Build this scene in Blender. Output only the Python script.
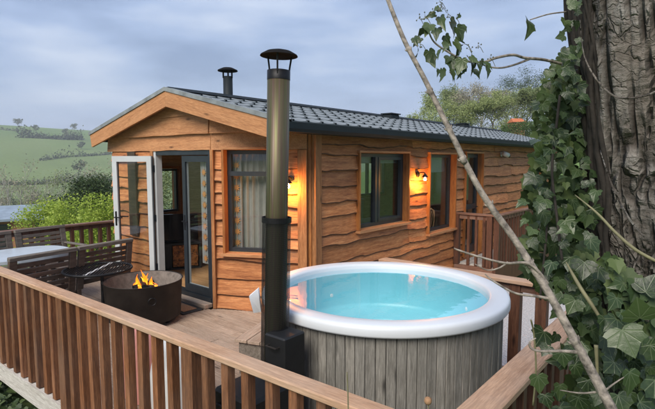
import bpy, math, random
import numpy as np
from mathutils import Vector, Matrix, noise
R_ = math.radians
for o in list(bpy.data.objects): bpy.data.objects.remove(o)
S = bpy.context.scene; C = S.collection
random.seed(7); rng = np.random.default_rng(7)

# ------------------------------------------------------------------ camera
FPX, CX, CY, HOR, EYE = 482.0, 327.5, 204.5, 160.0, 2.0
YAW = R_(39.9); PITCH = math.atan((CY-HOR)/FPX)
cam = bpy.data.cameras.new('camera'); cam.sensor_width = 36; cam.lens = 36*FPX/655
cam.clip_start = 0.05; cam.clip_end = 6000
camo = bpy.data.objects.new('camera', cam); C.objects.link(camo)
camo.location = (0, 0, EYE); camo.rotation_euler = (math.pi/2-PITCH, 0, YAW); S.camera = camo

# ------------------------------------------------------------------ world, sun, exposure
SUN_EL = R_(42)     # soft sun from in front of the lodge
w = bpy.data.worlds.new('World'); S.world = w; w.use_nodes = True
nt = w.node_tree; N = nt.nodes; L = nt.links; N.clear()
sky = N.new('ShaderNodeTexSky'); sky.sky_type = 'NISHITA'; sky.sun_disc = False
sky.sun_elevation = SUN_EL; sky.sun_rotation = R_(166); sky.air_density = 1.0; sky.dust_density = 2.5
bg1 = N.new('ShaderNodeBackground'); bg1.inputs[1].default_value = 0.075; L.new(sky.outputs[0], bg1.inputs[0])
tc = N.new('ShaderNodeTexCoord'); mp = N.new('ShaderNodeMapping'); mp.inputs['Scale'].default_value = (1.5, 1.5, 6.0)
mp.inputs['Rotation'].default_value = (0.10, 0.05, 0)
L.new(tc.outputs['Generated'], mp.inputs[0])
def nz(scale, det, rough, src=mp):
    n = N.new('ShaderNodeTexNoise'); n.inputs['Scale'].default_value = scale; n.inputs['Detail'].default_value = det
    n.inputs['Roughness'].default_value = rough; L.new(src.outputs[0], n.inputs[0]); return n
n1 = nz(1.6, 6, .52); n2 = nz(.8, 4, .55)
cr = N.new('ShaderNodeValToRGB'); e = cr.color_ramp.elements
e[0].position = .36; e[0].color = (.31, .43, .70, 1); e[1].position = .68; e[1].color = (.84, .94, 1.12, 1)
em = cr.color_ramp.elements.new(.5); em.color = (.50, .65, .96, 1)
L.new(n1.outputs[0], cr.inputs[0])
bg2 = N.new('ShaderNodeBackground'); bg2.inputs[1].default_value = 0.64; L.new(cr.outputs[0], bg2.inputs[0])
fr = N.new('ShaderNodeMapRange'); fr.inputs[1].default_value = .35; fr.inputs[2].default_value = .6
fr.inputs[3].default_value = .68; fr.inputs[4].default_value = 1.0; L.new(n2.outputs[0], fr.inputs[0])
mx = N.new('ShaderNodeMixShader'); L.new(fr.outputs[0], mx.inputs[0]); L.new(bg1.outputs[0], mx.inputs[1]); L.new(bg2.outputs[0], mx.inputs[2])
ow = N.new('ShaderNodeOutputWorld'); L.new(mx.outputs[0], ow.inputs[0])
sl = bpy.data.lights.new('sun', 'SUN'); sl.energy = 3.3; sl.angle = R_(36); sl.color = (1, .92, .80)
so = bpy.data.objects.new('sun', sl); C.objects.link(so)
sd = Vector((math.cos(SUN_EL)*math.sin(R_(14)), -math.cos(SUN_EL)*math.cos(R_(14)), math.sin(SUN_EL)))  # towards the sun
so.rotation_euler = sd.to_track_quat('Z', 'Y').to_euler(); so.location = (6, -8, 20)
S.view_settings.view_transform = 'Standard'; S.view_settings.look = 'None'; S.view_settings.gamma = 1
S.view_settings.exposure = 0.56
S.render.engine = 'CYCLES'

# ------------------------------------------------------------------ pixel -> position (photo is 655x409)
F0 = Vector((-math.sin(YAW), math.cos(YAW), 0)); RR = Vector((math.cos(YAW), math.sin(YAW), 0)); ZZ = Vector((0, 0, 1))
FF = F0*math.cos(PITCH)-ZZ*math.sin(PITCH); UU = F0*math.sin(PITCH)+ZZ*math.cos(PITCH); EYEP = Vector((0, 0, EYE))
def ray(x, y): return FF+RR*((x-CX)/FPX)+UU*((CY-y)/FPX)
def dep(x, y, t): return EYEP+ray(x, y)*t

# ------------------------------------------------------------------ materials
MATS = {}
class NB:
    def __init__(s, name):
        s.m = bpy.data.materials.new(name); s.m.use_nodes = True; s.nt = s.m.node_tree; s.n = s.nt.nodes; s.n.clear()
        s.out = s.n.new('ShaderNodeOutputMaterial'); MATS[name] = s.m
    def node(s, t, **k):
        n = s.n.new('ShaderNode'+t)
        for a, b in k.items(): setattr(n, a, b)
        return n
    def set(s, n, i, v):
        if isinstance(v, bpy.types.NodeSocket): s.nt.links.new(v, n.inputs[i])
        elif isinstance(v, tuple) and len(v) == 3 and n.inputs[i].type == 'RGBA': n.inputs[i].default_value = (*v, 1)
        else: n.inputs[i].default_value = v
    def coord(s, scale=(1, 1, 1), kind='Object', off=None):
        t = s.node('TexCoord'); m = s.node('Mapping'); s.set(m, 0, t.outputs[kind]); s.set(m, 3, Vector(scale))
        if off is not None: s.set(m, 1, off)
        return m.outputs[0]
    def noise(s, vec, scale, det=4, rough=.55, dist=0):
        n = s.node('TexNoise'); s.set(n, 'Vector', vec); s.set(n, 'Scale', scale); s.set(n, 'Detail', det); s.set(n, 'Roughness', rough); s.set(n, 'Distortion', dist)
        return n.outputs[0]
    def ramp(s, fac, *pts):
        r = s.node('ValToRGB'); s.set(r, 0, fac); el = r.color_ramp.elements
        while len(el) < len(pts): el.new(.5)
        for k, (p, c) in enumerate(pts): el[k].position = p; el[k].color = (*c, 1)
        return r.outputs[0]
    def mix(s, f, a, b, mode='MIX'):
        n = s.node('Mix', data_type='RGBA', blend_type=mode); s.set(n, 0, f); s.set(n, 6, a); s.set(n, 7, b); return n.outputs[2]
    def math(s, op, a, b=0.0):
        n = s.node('Math', operation=op); s.set(n, 0, a); s.set(n, 1, b); return n.outputs[0]
    def bump(s, h, strength=.4, dist=.01):
        b = s.node('Bump'); s.set(b, 'Height', h); s.set(b, 'Strength', strength); s.set(b, 'Distance', dist); return b.outputs[0]
    def bsdf(s, col, rough=.6, metal=0, bump=None, spec=.5, **k):
        p = s.node('BsdfPrincipled'); s.set(p, 'Base Color', col); s.set(p, 'Roughness', rough); s.set(p, 'Metallic', metal); s.set(p, 'Specular IOR Level', spec)
        if bump is not None: s.set(p, 'Normal', bump)
        for a, b in k.items(): s.set(p, a.replace('_', ' '), b)
        s.surf(p.outputs[0]); return p
    def surf(s, sh): s.nt.links.new(sh, s.out.inputs[0])
    def rnd(s): return s.node('ObjectInfo').outputs['Random']

def wood(name, dark, mid, light, axis='X', grain=1.0, rough=.65, bump=.35, grey=0.0, vary=.5, knots=True, greyc=(.30, .27, .24)):
    b = NB(name); rn = b.rnd()
    sc = {'X': (1, 14, 14), 'Y': (14, 1, 14), 'Z': (14, 14, 1)}[axis]
    t = b.node('TexCoord'); add = b.node('VectorMath', operation='ADD'); b.set(add, 0, t.outputs['Object'])
    off = b.node('CombineXYZ'); b.set(off, 0, b.math('MULTIPLY', rn, 37.0)); b.set(off, 1, b.math('MULTIPLY', rn, 91.0)); b.set(off, 2, b.math('MULTIPLY', rn, 53.0)); b.set(add, 1, off.outputs[0])
    m = b.node('Mapping'); b.set(m, 0, add.outputs[0]); b.set(m, 3, Vector(sc)); v = m.outputs[0]
    g = b.noise(v, 2.2*grain, 8, .62, .6)
    g2 = b.noise(add.outputs[0], 3.5, 5, .6); g3 = b.noise(v, 11*grain, 6, .7, .3)
    c = b.ramp(g, (.30, dark), (.5, mid), (.72, light))
    tint = b.ramp(rn, (0, (1-vary*.55,)*3), (.5, (1, 1, 1)), (1, (1+vary*.45, 1+vary*.4, 1+vary*.35)))
    c = b.mix(1.0, c, tint, 'MULTIPLY')
    c = b.mix(b.ramp(g2, (.35, (.55,)*3), (.62, (0,)*3)), c, b.mix(.45, c, dark))
    c = b.mix(b.ramp(g3, (.40, (.42,)*3), (.56, (0,)*3)), c, tuple(x*.55 for x in dark))
    c = b.mix(b.ramp(g3, (.52, (0,)*3), (.70, (.30,)*3)), c, tuple(min(1, x*1.25) for x in light))
    if knots:
        vo = b.node('TexVoronoi', feature='F1'); kc = b.node('Mapping'); b.set(kc, 0, add.outputs[0]); k = {'X': (1.6, 6, 6), 'Y': (6, 1.6, 6), 'Z': (6, 6, 1.6)}[axis]; b.set(kc, 3, Vector(k))
        b.set(vo, 'Vector', kc.outputs[0]); b.set(vo, 'Scale', 1.0)
        kn = b.ramp(vo.outputs['Distance'], (.03, (1, 1, 1)), (.13, (0, 0, 0)))
        c = b.mix(kn, c, tuple(x*.35 for x in dark))
    if grey:
        gm = b.noise(add.outputs[0], 1.7, 4, .6)
        c = b.mix(b.ramp(gm, (.40, (0,)*3), (.66, (grey,)*3)), c, greyc)
    b.bsdf(c, rough, bump=b.bump(b.math('ADD', g, b.math('MULTIPLY', g3, .6)), bump, .006), spec=.3); return b.m
def plain(name, col, rough=.5, metal=0, var=.15, sc=8, spec=.5, bump=.1, **k):
    b = NB(name); v = b.coord(); n = b.noise(v, sc, 5, .6)
    c = b.ramp(n, (.3, tuple(x*(1-var) for x in col)), (.7, tuple(min(1, x*(1+var)) for x in col)))
    b.bsdf(c, rough, metal, bump=b.bump(n, bump, .004) if bump else None, spec=spec, **k); return b.m
def glassm(name, tint=(1, 1, 1), ior=1.45, bumpy=0, rough=0.0, boost=1.0):
    b = NB(name); tr = b.node('BsdfTransparent'); b.set(tr, 0, tint); gl = b.node('BsdfGlossy'); b.set(gl, 'Roughness', rough); b.set(gl, 0, (.95, .97, 1))
    fz = b.node('Fresnel'); bf = b.node('NewGeometry').outputs['Backfacing']; b.set(fz, 0, b.math('ADD', b.math('MULTIPLY', bf, 1/ior-ior), ior))   # same sheet from both sides
    if bumpy:
        bp = b.bump(b.noise(b.coord(), 7, 3, .5), bumpy, .02); b.set(fz, 1, bp); b.set(gl, 'Normal', bp)
    f = b.math('MINIMUM', b.math('MULTIPLY', fz.outputs[0], boost), 1.0)
    mx = b.node('MixShader'); b.set(mx, 0, f); b.set(mx, 1, tr.outputs[0]); b.set(mx, 2, gl.outputs[0]); b.surf(mx.outputs[0]); return b.m
def leafm(name, cols, rough=.5, trans=.35, island=True, spec=.4):
    b = NB(name)
    f = b.node('NewGeometry').outputs['Random Per Island'] if island else b.rnd()
    n = len(cols); c = b.ramp(f, *[(k/(n-1), col) for k, col in enumerate(cols)])
    p = b.node('BsdfPrincipled'); b.set(p, 'Base Color', c); b.set(p, 'Roughness', rough); b.set(p, 'Specular IOR Level', spec)
    t = b.node('BsdfTranslucent'); b.set(t, 0, b.mix(.5, c, tuple(x for x in cols[-1])))
    m = b.node('MixShader'); b.set(m, 0, trans); b.set(m, 1, p.outputs[0]); b.set(m, 2, t.outputs[0]); b.surf(m.outputs[0]); return b.m

wood('cladding', (.26, .083, .028), (.50, .195, .068), (.67, .315, .128), 'X', rough=.55, vary=.62, grey=.16, greyc=(.20, .105, .058))
wood('waney', (.05, .022, .012), (.09, .04, .02), (.14, .06, .03), 'X')
wood('fascia', (.34, .15, .065), (.47, .225, .10), (.56, .29, .14), 'X', rough=.6, vary=.15)
wood('trim_v', (.21, .085, .033), (.34, .15, .058), (.46, .22, .09), 'Z', rough=.6, vary=.4)
wood('reveal', (.20, .065, .02), (.34, .13, .035), (.44, .19, .06), 'Z', rough=.5, vary=.2)
wood('rail_cap', (.32, .18, .105), (.45, .27, .165), (.55, .355, .23), 'X', rough=.75, vary=.12, grey=.35, greyc=(.47, .38, .31), knots=False)
wood('baluster', (.095, .034, .014), (.20, .080, .034), (.31, .14, .065), 'Z', rough=.65, vary=.55, grey=.12)
wood('dark_rail', (.06, .025, .015), (.105, .046, .027), (.16, .075, .043), 'Z', rough=.6, vary=.4)
wood('dark_rail_x', (.10, .045, .028), (.17, .08, .05), (.25, .13, .085), 'X', rough=.65, vary=.3, grey=.2)
wood('deck_wood', (.24, .17, .125), (.35, .265, .205), (.44, .345, .275), 'X', rough=.8, vary=.35, grey=.3, greyc=(.40, .33, .28))
wood('grey_beam', (.36, .33, .29), (.52, .49, .45), (.62, .60, .56), 'X', rough=.85, vary=.2)
wood('stave', (.105, .098, .086), (.20, .19, .172), (.31, .295, .272), 'Z', rough=.8, vary=.45, grey=.25, greyc=(.24, .235, .22))
wood('grey_wood', (.10, .085, .07), (.18, .155, .13), (.27, .24, .21), 'X', rough=.8, vary=.3)
wood('teak', (.045, .028, .02), (.085, .052, .037), (.13, .085, .062), 'X', rough=.7, vary=.35, grey=.45, greyc=(.16, .15, .14))
wood('teak_grey', (.09, .08, .07), (.15, .135, .12), (.22, .20, .18), 'X', rough=.75, vary=.3)
wood('inner_wood', (.38, .20, .09), (.52, .30, .14), (.62, .38, .20), 'X', rough=.4, vary=.1)
wood('inner_dark', (.03, .02, .014), (.06, .04, .026), (.10, .065, .04), 'X', rough=.45)
wood('bark_far', (.05, .045, .04), (.10, .09, .08), (.16, .145, .13), 'Z', knots=False)
wood('bark_pale', (.26, .25, .24), (.38, .37, .35), (.5, .49, .47), 'Z', knots=False)
plain('stick', (.19, .165, .14), .85, 0, .75, 60, bump=1.0)
plain('anthracite', (.018, .024, .031), .38, 0, .2)
plain('upvc', (.46, .48, .49), .35, 0, .05, bump=0)
plain('black_metal', (.012, .012, .014), .5, .6, .4, 20)
plain('matt_black', (.012, .012, .013), .95, 0, .3, 20, spec=.05)  # near-black with almost no sheen, for the flue cowls
plain('black_stove', (.006, .0065, .008), .6, .2, .4, 12)
plain('roof_tile', (.185, .205, .215), .62, 0, .35, 5, bump=.3)
plain('gutter', (.012, .017, .021), .6, 0, .2, spec=.2)
plain('rust_steel', (.030, .024, .021), .62, .4, .5, 6, bump=.4)
plain('plaster', (.62, .59, .54), .8, 0, .08, 3)
plain('dark_inner', (.05, .042, .036), .8, 0, .1)
plain('ash', (.15, .128, .112), .95, 0, .35, 18, bump=.8)
plain('table_top', (.42, .47, .52), .25, 0, .08, 4)
plain('white_plastic', (.74, .75, .76), .45, 0, .05)
plain('tub_rim', (.57, .60, .64), .38, 0, .03, 3, bump=0)
plain('screen', (.006, .006, .008), .12, 0, 0, bump=0)
plain('cabinet', (.022, .032, .034), .45, 0, .15)
b = NB('copper_panel'); n = b.noise(b.coord(), 26, 5, .7); b.bsdf(b.ramp(n, (.38, (.05, .022, .012)), (.50, (.48, .17, .04)), (.66, (.72, .32, .10))), .5)
plain('star_print', (.50, .21, .06), .8, 0, .1)
plain('bark_vine', (.020, .016, .013), .9, 0, .45, 40, bump=.8)
plain('gravel_stone', (.46, .46, .47), .95, 0, .3, 30)
plain('neigh_roof', (.21, .26, .32), .6, 0, .2, 3)
plain('brick_tone', (.36, .17, .09), .8, 0, .2, 3)
plain('orange_roof', (.46, .14, .06), .8, 0, .15, 2)
plain('render_wall', (.5, .48, .45), .8, 0, .1, 2)
plain('coir', (.27, .155, .085), 1, 0, .35, 60, bump=.8)
plain('rubber', (.015, .016, .018), .8, 0, .3, 30)
plain('sack_white', (.68, .68, .68), .6, 0, .06)
plain('sack_pink', (.62, .26, .22), .6, 0, .15)
plain('cam_grey', (.55, .55, .56), .4, 0, .05)
plain('skirt', (.10, .075, .055), .8, 0, .3)
glassm('glass', (.93, .95, .95), 1.5, boost=1.0)
glassm('glass_dark', (.80, .82, .82), 1.45, boost=1.0)
glassm('water', (.90, .985, .992), 1.36, .05, boost=1.35)
b = NB('tub_shell'); n = b.noise(b.coord(), 2, 3)
b.bsdf(b.ramp(n, (.3, (.22, .57, .66)), (.7, (.28, .62, .71))), .35)
# pipe of the stove: steel, tinted by heat
b = NB('flue_steel'); v = b.coord(); n = b.noise(b.coord((6, 6, .6)), 2.2, 5, .6)
ns = b.noise(b.coord((22, 22, .30)), 1.3, 4, .6)
c = b.ramp(ns, (.34, (.022, .016, .013)), (.44, (.075, .085, .030)), (.52, (.13, .125, .06)), (.60, (.10, .066, .046)), (.70, (.24, .20, .17)))
c = b.mix(b.ramp(n, (.4, (0,)*3), (.65, (.6,)*3)), c, (.09, .06, .045))
b.bsdf(c, b.ramp(ns, (.3, (.42,)*3), (.7, (.55,)*3)), .6)
# perforated guard: real holes are far below a pixel, so a fine woven cut-out
b = NB('guard_mesh'); v = b.node('TexCoord').outputs['UV']; m = b.node('Mapping'); b.set(m, 0, v); b.set(m, 3, Vector((70, 170, 1)))
sp = b.node('SeparateXYZ'); b.set(sp, 0, m.outputs[0])
def pp(o): return b.math('ABSOLUTE', b.math('SUBTRACT', b.math('FRACT', o), .5))
dd = b.math('ADD', b.math('POWER', pp(sp.outputs[0]), 2.0), b.math('POWER', pp(sp.outputs[1]), 2.0))
hole = b.math('LESS_THAN', dd, .13)
p = b.node('BsdfPrincipled'); b.set(p, 'Base Color', (.012, .012, .014)); b.set(p, 'Roughness', .45); b.set(p, 'Metallic', .5)
tr = b.node('BsdfTransparent'); mx = b.node('MixShader'); b.set(mx, 0, hole); b.set(mx, 1, p.outputs[0]); b.set(mx, 2, tr.outputs[0]); b.surf(mx.outputs[0])
# curtain cloths
plain('curtain', (.27, .255, .235), .9, 0, .08, 10)
plain('sheer', (.27, .26, .25), .9, 0, .1, 10)
plain('blind', (.36, .42, .42), .8, 0, .06, 10)
for nm, col, st in (('bulb', (1, .62, .22), 60), ('flame_hot', (1, .40, .03), 2.6), ('flame_edge', (1, .20, .01), 1.7), ('ember', (1, .25, .04), 2.5)):
    b = NB(nm); em = b.node('Emission'); b.set(em, 0, col); b.set(em, 1, float(st))
    if 'flame' in nm:
        tr = b.node('BsdfTransparent'); ad = b.node('MixShader'); b.set(ad, 0, b.ramp(b.noise(b.coord(), 18, 4, .6), (.35, (.25,)*3), (.6, (.95,)*3))); b.set(ad, 1, tr.outputs[0]); b.set(ad, 2, em.outputs[0]); b.surf(ad.outputs[0])
    else: b.surf(em.outputs[0])
# ground
b = NB('ground'); v = b.coord(); n = b.noise(v, .012, 6, .6); n2 = b.noise(v, .6, 6, .7); n3 = b.noise(v, .0045, 3, .5)
c = b.ramp(n, (.32, (.095, .155, .050)), (.5, (.135, .205, .068)), (.68, (.18, .245, .095)))
c = b.mix(b.ramp(n3, (.46, (0,)*3), (.54, (.6,)*3)), c, (.165, .205, .085))
c = b.mix(b.ramp(n2, (.45, (0,)*3), (.8, (.45,)*3)), c, (.05, .055, .02))
b.bsdf(c, .95, bump=b.bump(n2, .6, .05), spec=.1)
b = NB('gravel'); v = b.coord(); vo = b.node('TexVoronoi'); b.set(vo, 'Vector', v); b.set(vo, 'Scale', 55.0)
c = b.ramp(b.noise(v, 40, 3, .7), (.3, (.28, .28, .29)), (.6, (.50, .50, .51)), (.8, (.66, .66, .66)))
b.bsdf(c, .95, bump=b.bump(vo.outputs['Distance'], .9, .015), spec=.2)
# bark of the near tree
b = NB('bark_near'); raw = b.node('TexCoord').outputs['Object']
wn_ = b.node('TexNoise'); b.set(wn_, 'Vector', raw); b.set(wn_, 'Scale', 5.0); b.set(wn_, 'Detail', 4.0)
av = b.node('VectorMath', operation='MULTIPLY_ADD'); b.set(av, 0, wn_.outputs['Color']); b.set(av, 1, Vector((.14, .14, .22))); b.set(av, 2, raw)
def crack(sc, k, w0, w1):
    m_ = b.node('Mapping'); b.set(m_, 0, av.outputs[0]); b.set(m_, 3, Vector(sc)); v_ = b.node('TexVoronoi', feature='DISTANCE_TO_EDGE'); b.set(v_, 'Vector', m_.outputs[0]); b.set(v_, 'Scale', k)
    return b.ramp(v_.outputs['Distance'], (w0, (1, 1, 1)), (w1, (0, 0, 0)))
c1_ = crack((1, 1, .26), 13.0, .03, .13); c2_ = crack((1, 1, .55), 30.0, .01, .08); c3_ = crack((1, 1, 2.4), 14.0, .004, .05)
gate = b.ramp(b.noise(raw, 3.0, 3, .5), (.42, (0,)*3), (.58, (1,)*3)); gate2 = b.ramp(b.noise(raw, 6.0, 3, .5), (.45, (0,)*3), (.6, (1,)*3))
c1_ = b.mix(.85, (0, 0, 0), b.mix(1.0, c1_, gate, 'MULTIPLY')); c2_ = b.mix(1.0, c2_, gate2, 'MULTIPLY')
n = b.noise(b.coord((1, 1, .6)), 9, 8, .65); n2 = b.noise(raw, 70, 5, .7); n3 = b.noise(raw, 2.6, 3, .5); n4 = b.noise(b.coord((1, 1, 3)), 16, 5, .6)
c = b.ramp(n, (.28, (.075, .069, .063)), (.48, (.195, .184, .172)), (.68, (.37, .355, .335)))
c = b.mix(b.ramp(n3, (.52, (0,)*3), (.72, (.35,)*3)), c, (.25, .175, .115))
c = b.mix(b.ramp(n4, (.42, (.45,)*3), (.56, (0,)*3)), c, (.15, .135, .115))
c = b.mix(b.ramp(n2, (.35, (.6,)*3), (.55, (0,)*3)), c, (.12, .10, .085))
cr_ = b.math('MAXIMUM', c1_, b.math('MAXIMUM', b.math('MULTIPLY', c2_, .6), b.math('MAXIMUM', b.math('MULTIPLY', c3_, .16), b.node('Attribute', attribute_name='crack').outputs['Fac'])))
c = b.mix(cr_, c, (.030, .023, .018))
hgt = b.math('SUBTRACT', b.math('ADD', b.math('MULTIPLY', n, .5), b.math('ADD', b.math('MULTIPLY', n4, .5), b.math('MULTIPLY', n2, .35))), b.math('MULTIPLY', cr_, 1.6))
b.bsdf(c, .95, bump=b.bump(hgt, 1.0, .028), spec=.1)
leafm('leaf_fresh', [(.20, .30, .035), (.31, .41, .055), (.42, .50, .09)], .55, .4)
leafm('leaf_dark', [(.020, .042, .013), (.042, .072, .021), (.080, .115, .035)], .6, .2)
leafm('leaf_willow', [(.20, .25, .09), (.28, .33, .125), (.36, .40, .17)], .6, .35)
leafm('leaf_olive', [(.14, .18, .07), (.20, .245, .10), (.26, .30, .13)], .6, .3)
leafm('leaf_bud', [(.24, .215, .17), (.30, .275, .205), (.33, .32, .215)], .7, .2)
leafm('leaf_hedge', [(.045, .085, .022), (.075, .125, .032), (.11, .165, .045)], .6, .2)
leafm('leaf_far', [(.085, .11, .06), (.105, .135, .07), (.13, .155, .085)], .7, .1)
# ivy: veined leaf, coordinates of the leaf itself (base at the origin, tip along +Y, unit size)
def ivym(name, c0, c1, c2, vein):
    b = NB(name); rn = b.rnd(); t = b.node('TexCoord'); sp = b.node('SeparateXYZ'); b.set(sp, 0, t.outputs['Object'])
    x, y = sp.outputs[0], sp.outputs[1]
    a = b.math('ABSOLUTE', b.math('ARCTAN2', x, y)); r = b.math('POWER', b.math('ADD', b.math('POWER', b.math('ABSOLUTE', x), 2.0), b.math('POWER', b.math('ABSOLUTE', y), 2.0)), .5)
    d = None
    for ang in (0.0, .62, 1.25, 2.0):
        q = b.math('MULTIPLY', b.math('ABSOLUTE', b.math('SUBTRACT', a, ang)), r); d = q if d is None else b.math('MINIMUM', d, q)
    side = b.math('MULTIPLY', b.math('ABSOLUTE', b.math('SUBTRACT', b.math('FRACT', b.math('MULTIPLY', r, 5.0)), .5)), .16)
    c = b.ramp(rn, (0, c0), (.55, c1), (1, c2)); nn = b.noise(t.outputs['Object'], 5, 4, .6)
    c = b.mix(b.ramp(nn, (.35, (0,)*3), (.7, (.5,)*3)), c, c2)
    c = b.mix(b.ramp(d, (.004, (.42,)*3), (.026, (0,)*3)), c, vein)
    p = b.node('BsdfPrincipled'); b.set(p, 'Base Color', c); b.set(p, 'Roughness', .36); b.set(p, 'Specular IOR Level', .42)
    b.set(p, 'Normal', b.bump(b.math('ADD', b.math('MINIMUM', d, .03), b.math('MULTIPLY', nn, .02)), .25, .15))
    tl = b.node('BsdfTranslucent'); b.set(tl, 0, c2); m = b.node('MixShader'); b.set(m, 0, .12); b.set(m, 1, p.outputs[0]); b.set(m, 2, tl.outputs[0]); b.surf(m.outputs[0])
ivym('ivy', (.007, .016, .006), (.018, .036, .012), (.050, .080, .027), (.16, .20, .11))
ivym('ivy_dull', (.018, .034, .012), (.034, .058, .02), (.065, .095, .034), (.09, .12, .05))
plain('ivy_stem', (.15, .14, .075), .7, 0, .3, 20)
plain('berry', (.06, .07, .03), .5, 0, .3, 20)

# ------------------------------------------------------------------ mesh helpers
class MB:
    def __init__(s): s.v = []; s.f = []; s.mi = []; s.k = 0
    def add(s, vs, fs, m=0):
        o = len(s.v); s.v += [tuple(p) for p in vs]; s.f += [tuple(i+o for i in f) for f in fs]; s.mi += [m]*len(fs); return s
    def box(s, x0, x1, y0, y1, z0, z1, m=0, M=None):
        vs = [Vector((x, y, z)) for z in (z0, z1) for (x, y) in ((x0, y0), (x1, y0), (x1, y1), (x0, y1))]
        if M is not None: vs = [M @ p for p in vs]
        return s.add(vs, [(3, 2, 1, 0), (4, 5, 6, 7), (0, 1, 5, 4), (1, 2, 6, 5), (2, 3, 7, 6), (3, 0, 4, 7)], m)
    def bbox(s, x0, x1, y0, y1, z0, z1, c=.004, m=0, M=None):      # box with chamfered edges
        vs = []
        for (sx, X) in ((1, x0), (-1, x1)):
            for (sy, Y) in ((1, y0), (-1, y1)):
                for (sz, Zv) in ((1, z0), (-1, z1)):
                    vs += [Vector((X, Y+sy*c, Zv+sz*c)), Vector((X+sx*c, Y, Zv+sz*c)), Vector((X+sx*c, Y+sy*c, Zv))]
        if M is not None: vs = [M @ p for p in vs]
        I = lambda a, b_, d, k: (a*4+b_*2+d)*3+k
        fs = [(I(0,0,0,0), I(0,0,1,0), I(0,1,1,0), I(0,1,0,0)), (I(1,0,0,0), I(1,1,0,0), I(1,1,1,0), I(1,0,1,0)),
              (I(0,0,0,1), I(1,0,0,1), I(1,0,1,1), I(0,0,1,1)), (I(0,1,0,1), I(0,1,1,1), I(1,1,1,1), I(1,1,0,1)),
              (I(0,0,0,2), I(0,1,0,2), I(1,1,0,2), I(1,0,0,2)), (I(0,0,1,2), I(1,0,1,2), I(1,1,1,2), I(0,1,1,2))]
        for b_ in (0, 1):
            for d in (0, 1):
                fs += [(I(0,b_,d,1), I(0,b_,d,2), I(1,b_,d,2), I(1,b_,d,1)), (I(b_,0,d,0), I(b_,0,d,2), I(b_,1,d,2), I(b_,1,d,0)), (I(b_,d,0,0), I(b_,d,0,1), I(b_,d,1,1), I(b_,d,1,0))]
                for a in (0, 1): fs.append((I(a,b_,d,0), I(a,b_,d,1), I(a,b_,d,2)))
        return s.add(vs, fs, m)
    def tube(s, pts, rad, n=8, m=0, cap=True):
        pts = [Vector(p) for p in pts]; k = len(pts)
        rad = [rad]*k if not hasattr(rad, '__len__') else rad
        vs = []; up = None
        for i, p in enumerate(pts):
            d = (pts[min(i+1, k-1)]-pts[max(i-1, 0)]).normalized()
            if up is None: up = d.orthogonal().normalized()
            up = (up-d*up.dot(d)).normalized(); sdv = d.cross(up)
            vs += [p+(up*math.cos(2*math.pi*j/n)+sdv*math.sin(2*math.pi*j/n))*rad[i] for j in range(n)]
        fs = [(i*n+j, i*n+(j+1) % n, (i+1)*n+(j+1) % n, (i+1)*n+j) for i in range(k-1) for j in range(n)]
        if cap: fs += [tuple(range(n))[::-1], tuple((k-1)*n+j for j in range(n))]
        return s.add(vs, fs, m)
    def lathe(s, prof, n=32, c=(0, 0), m=0, closed=False):
        k = len(prof); vs = [(c[0]+r*math.cos(2*math.pi*j/n), c[1]+r*math.sin(2*math.pi*j/n), z) for r, z in prof for j in range(n)]
        rows = k if closed else k-1
        return s.add(vs, [(i*n+j, i*n+(j+1) % n, ((i+1) % k)*n+(j+1) % n, ((i+1) % k)*n+j) for i in range(rows) for j in range(n)], m)
    def build(s, name, mats, parent=None, M=None, smooth=False):
        me = bpy.data.meshes.new(name); me.from_pydata(s.v, [], s.f)
        for m in ([mats] if isinstance(mats, str) else mats): me.materials.append(MATS[m])
        me.polygons.foreach_set('material_index', s.mi)
        if smooth: me.polygons.foreach_set('use_smooth', [True]*len(s.f))
        me.update(); return link(name, me, parent, M)
PARENTW = {}
def link(name, me, parent=None, M=None):
    o = bpy.data.objects.new(name, me); C.objects.link(o); M = M or Matrix()
    if parent is not None:
        o.parent = parent; o.matrix_parent_inverse = PARENTW.get(parent.name, Matrix()).inverted()
    o.matrix_basis = M; PARENTW[o.name] = M.copy(); return o
def tag(o, label, cat=None, group=None, kind=None):
    if label: o['label'] = label
    if cat: o['category'] = cat
    if group: o['group'] = group
    if kind: o['kind'] = kind
    return o
def thing(name, label, cat, loc=(0, 0, 0), group=None, rz=0, kind=None):
    o = bpy.data.objects.new(name, None); C.objects.link(o); M = Matrix.Translation(loc) @ Matrix.Rotation(rz, 4, 'Z')
    o.matrix_basis = M; o.empty_display_size = .1; PARENTW[o.name] = M.copy(); return tag(o, label, cat, group, kind)
def dup(root, M, label):
    r = root.copy(); C.objects.link(r); r.matrix_basis = M; r['label'] = label
    for ch in list(root.children):
        c = ch.copy(); C.objects.link(c); c.parent = r
        for g in ch.children: d = g.copy(); C.objects.link(d); d.parent = c
    return r
def frame(P, u):      # local x along the wall seen from outside left to right, y inwards, z up
    u = Vector((u[0], u[1], 0)).normalized(); y = ZZ.cross(u); M = Matrix.Identity(4)
    M.col[0][:3] = u; M.col[1][:3] = y; M.col[2][:3] = ZZ; M.col[3][:3] = Vector(P); return M
def quads_mesh(name, V, mat, parent=None, M=None):    # V: (n,4,3) array of loose quads
    n = len(V); me = bpy.data.meshes.new(name); me.vertices.add(n*4); me.loops.add(n*4); me.polygons.add(n)
    me.vertices.foreach_set('co', np.ascontiguousarray(V, dtype=np.float32).ravel()); me.loops.foreach_set('vertex_index', np.arange(n*4, dtype=np.int32))
    me.polygons.foreach_set('loop_start', np.arange(0, n*4, 4, dtype=np.int32)); me.polygons.foreach_set('loop_total', np.full(n, 4, np.int32))
    me.materials.append(MATS[mat]); me.update(calc_edges=True); me.validate(); return link(name, me, parent, M)
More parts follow.
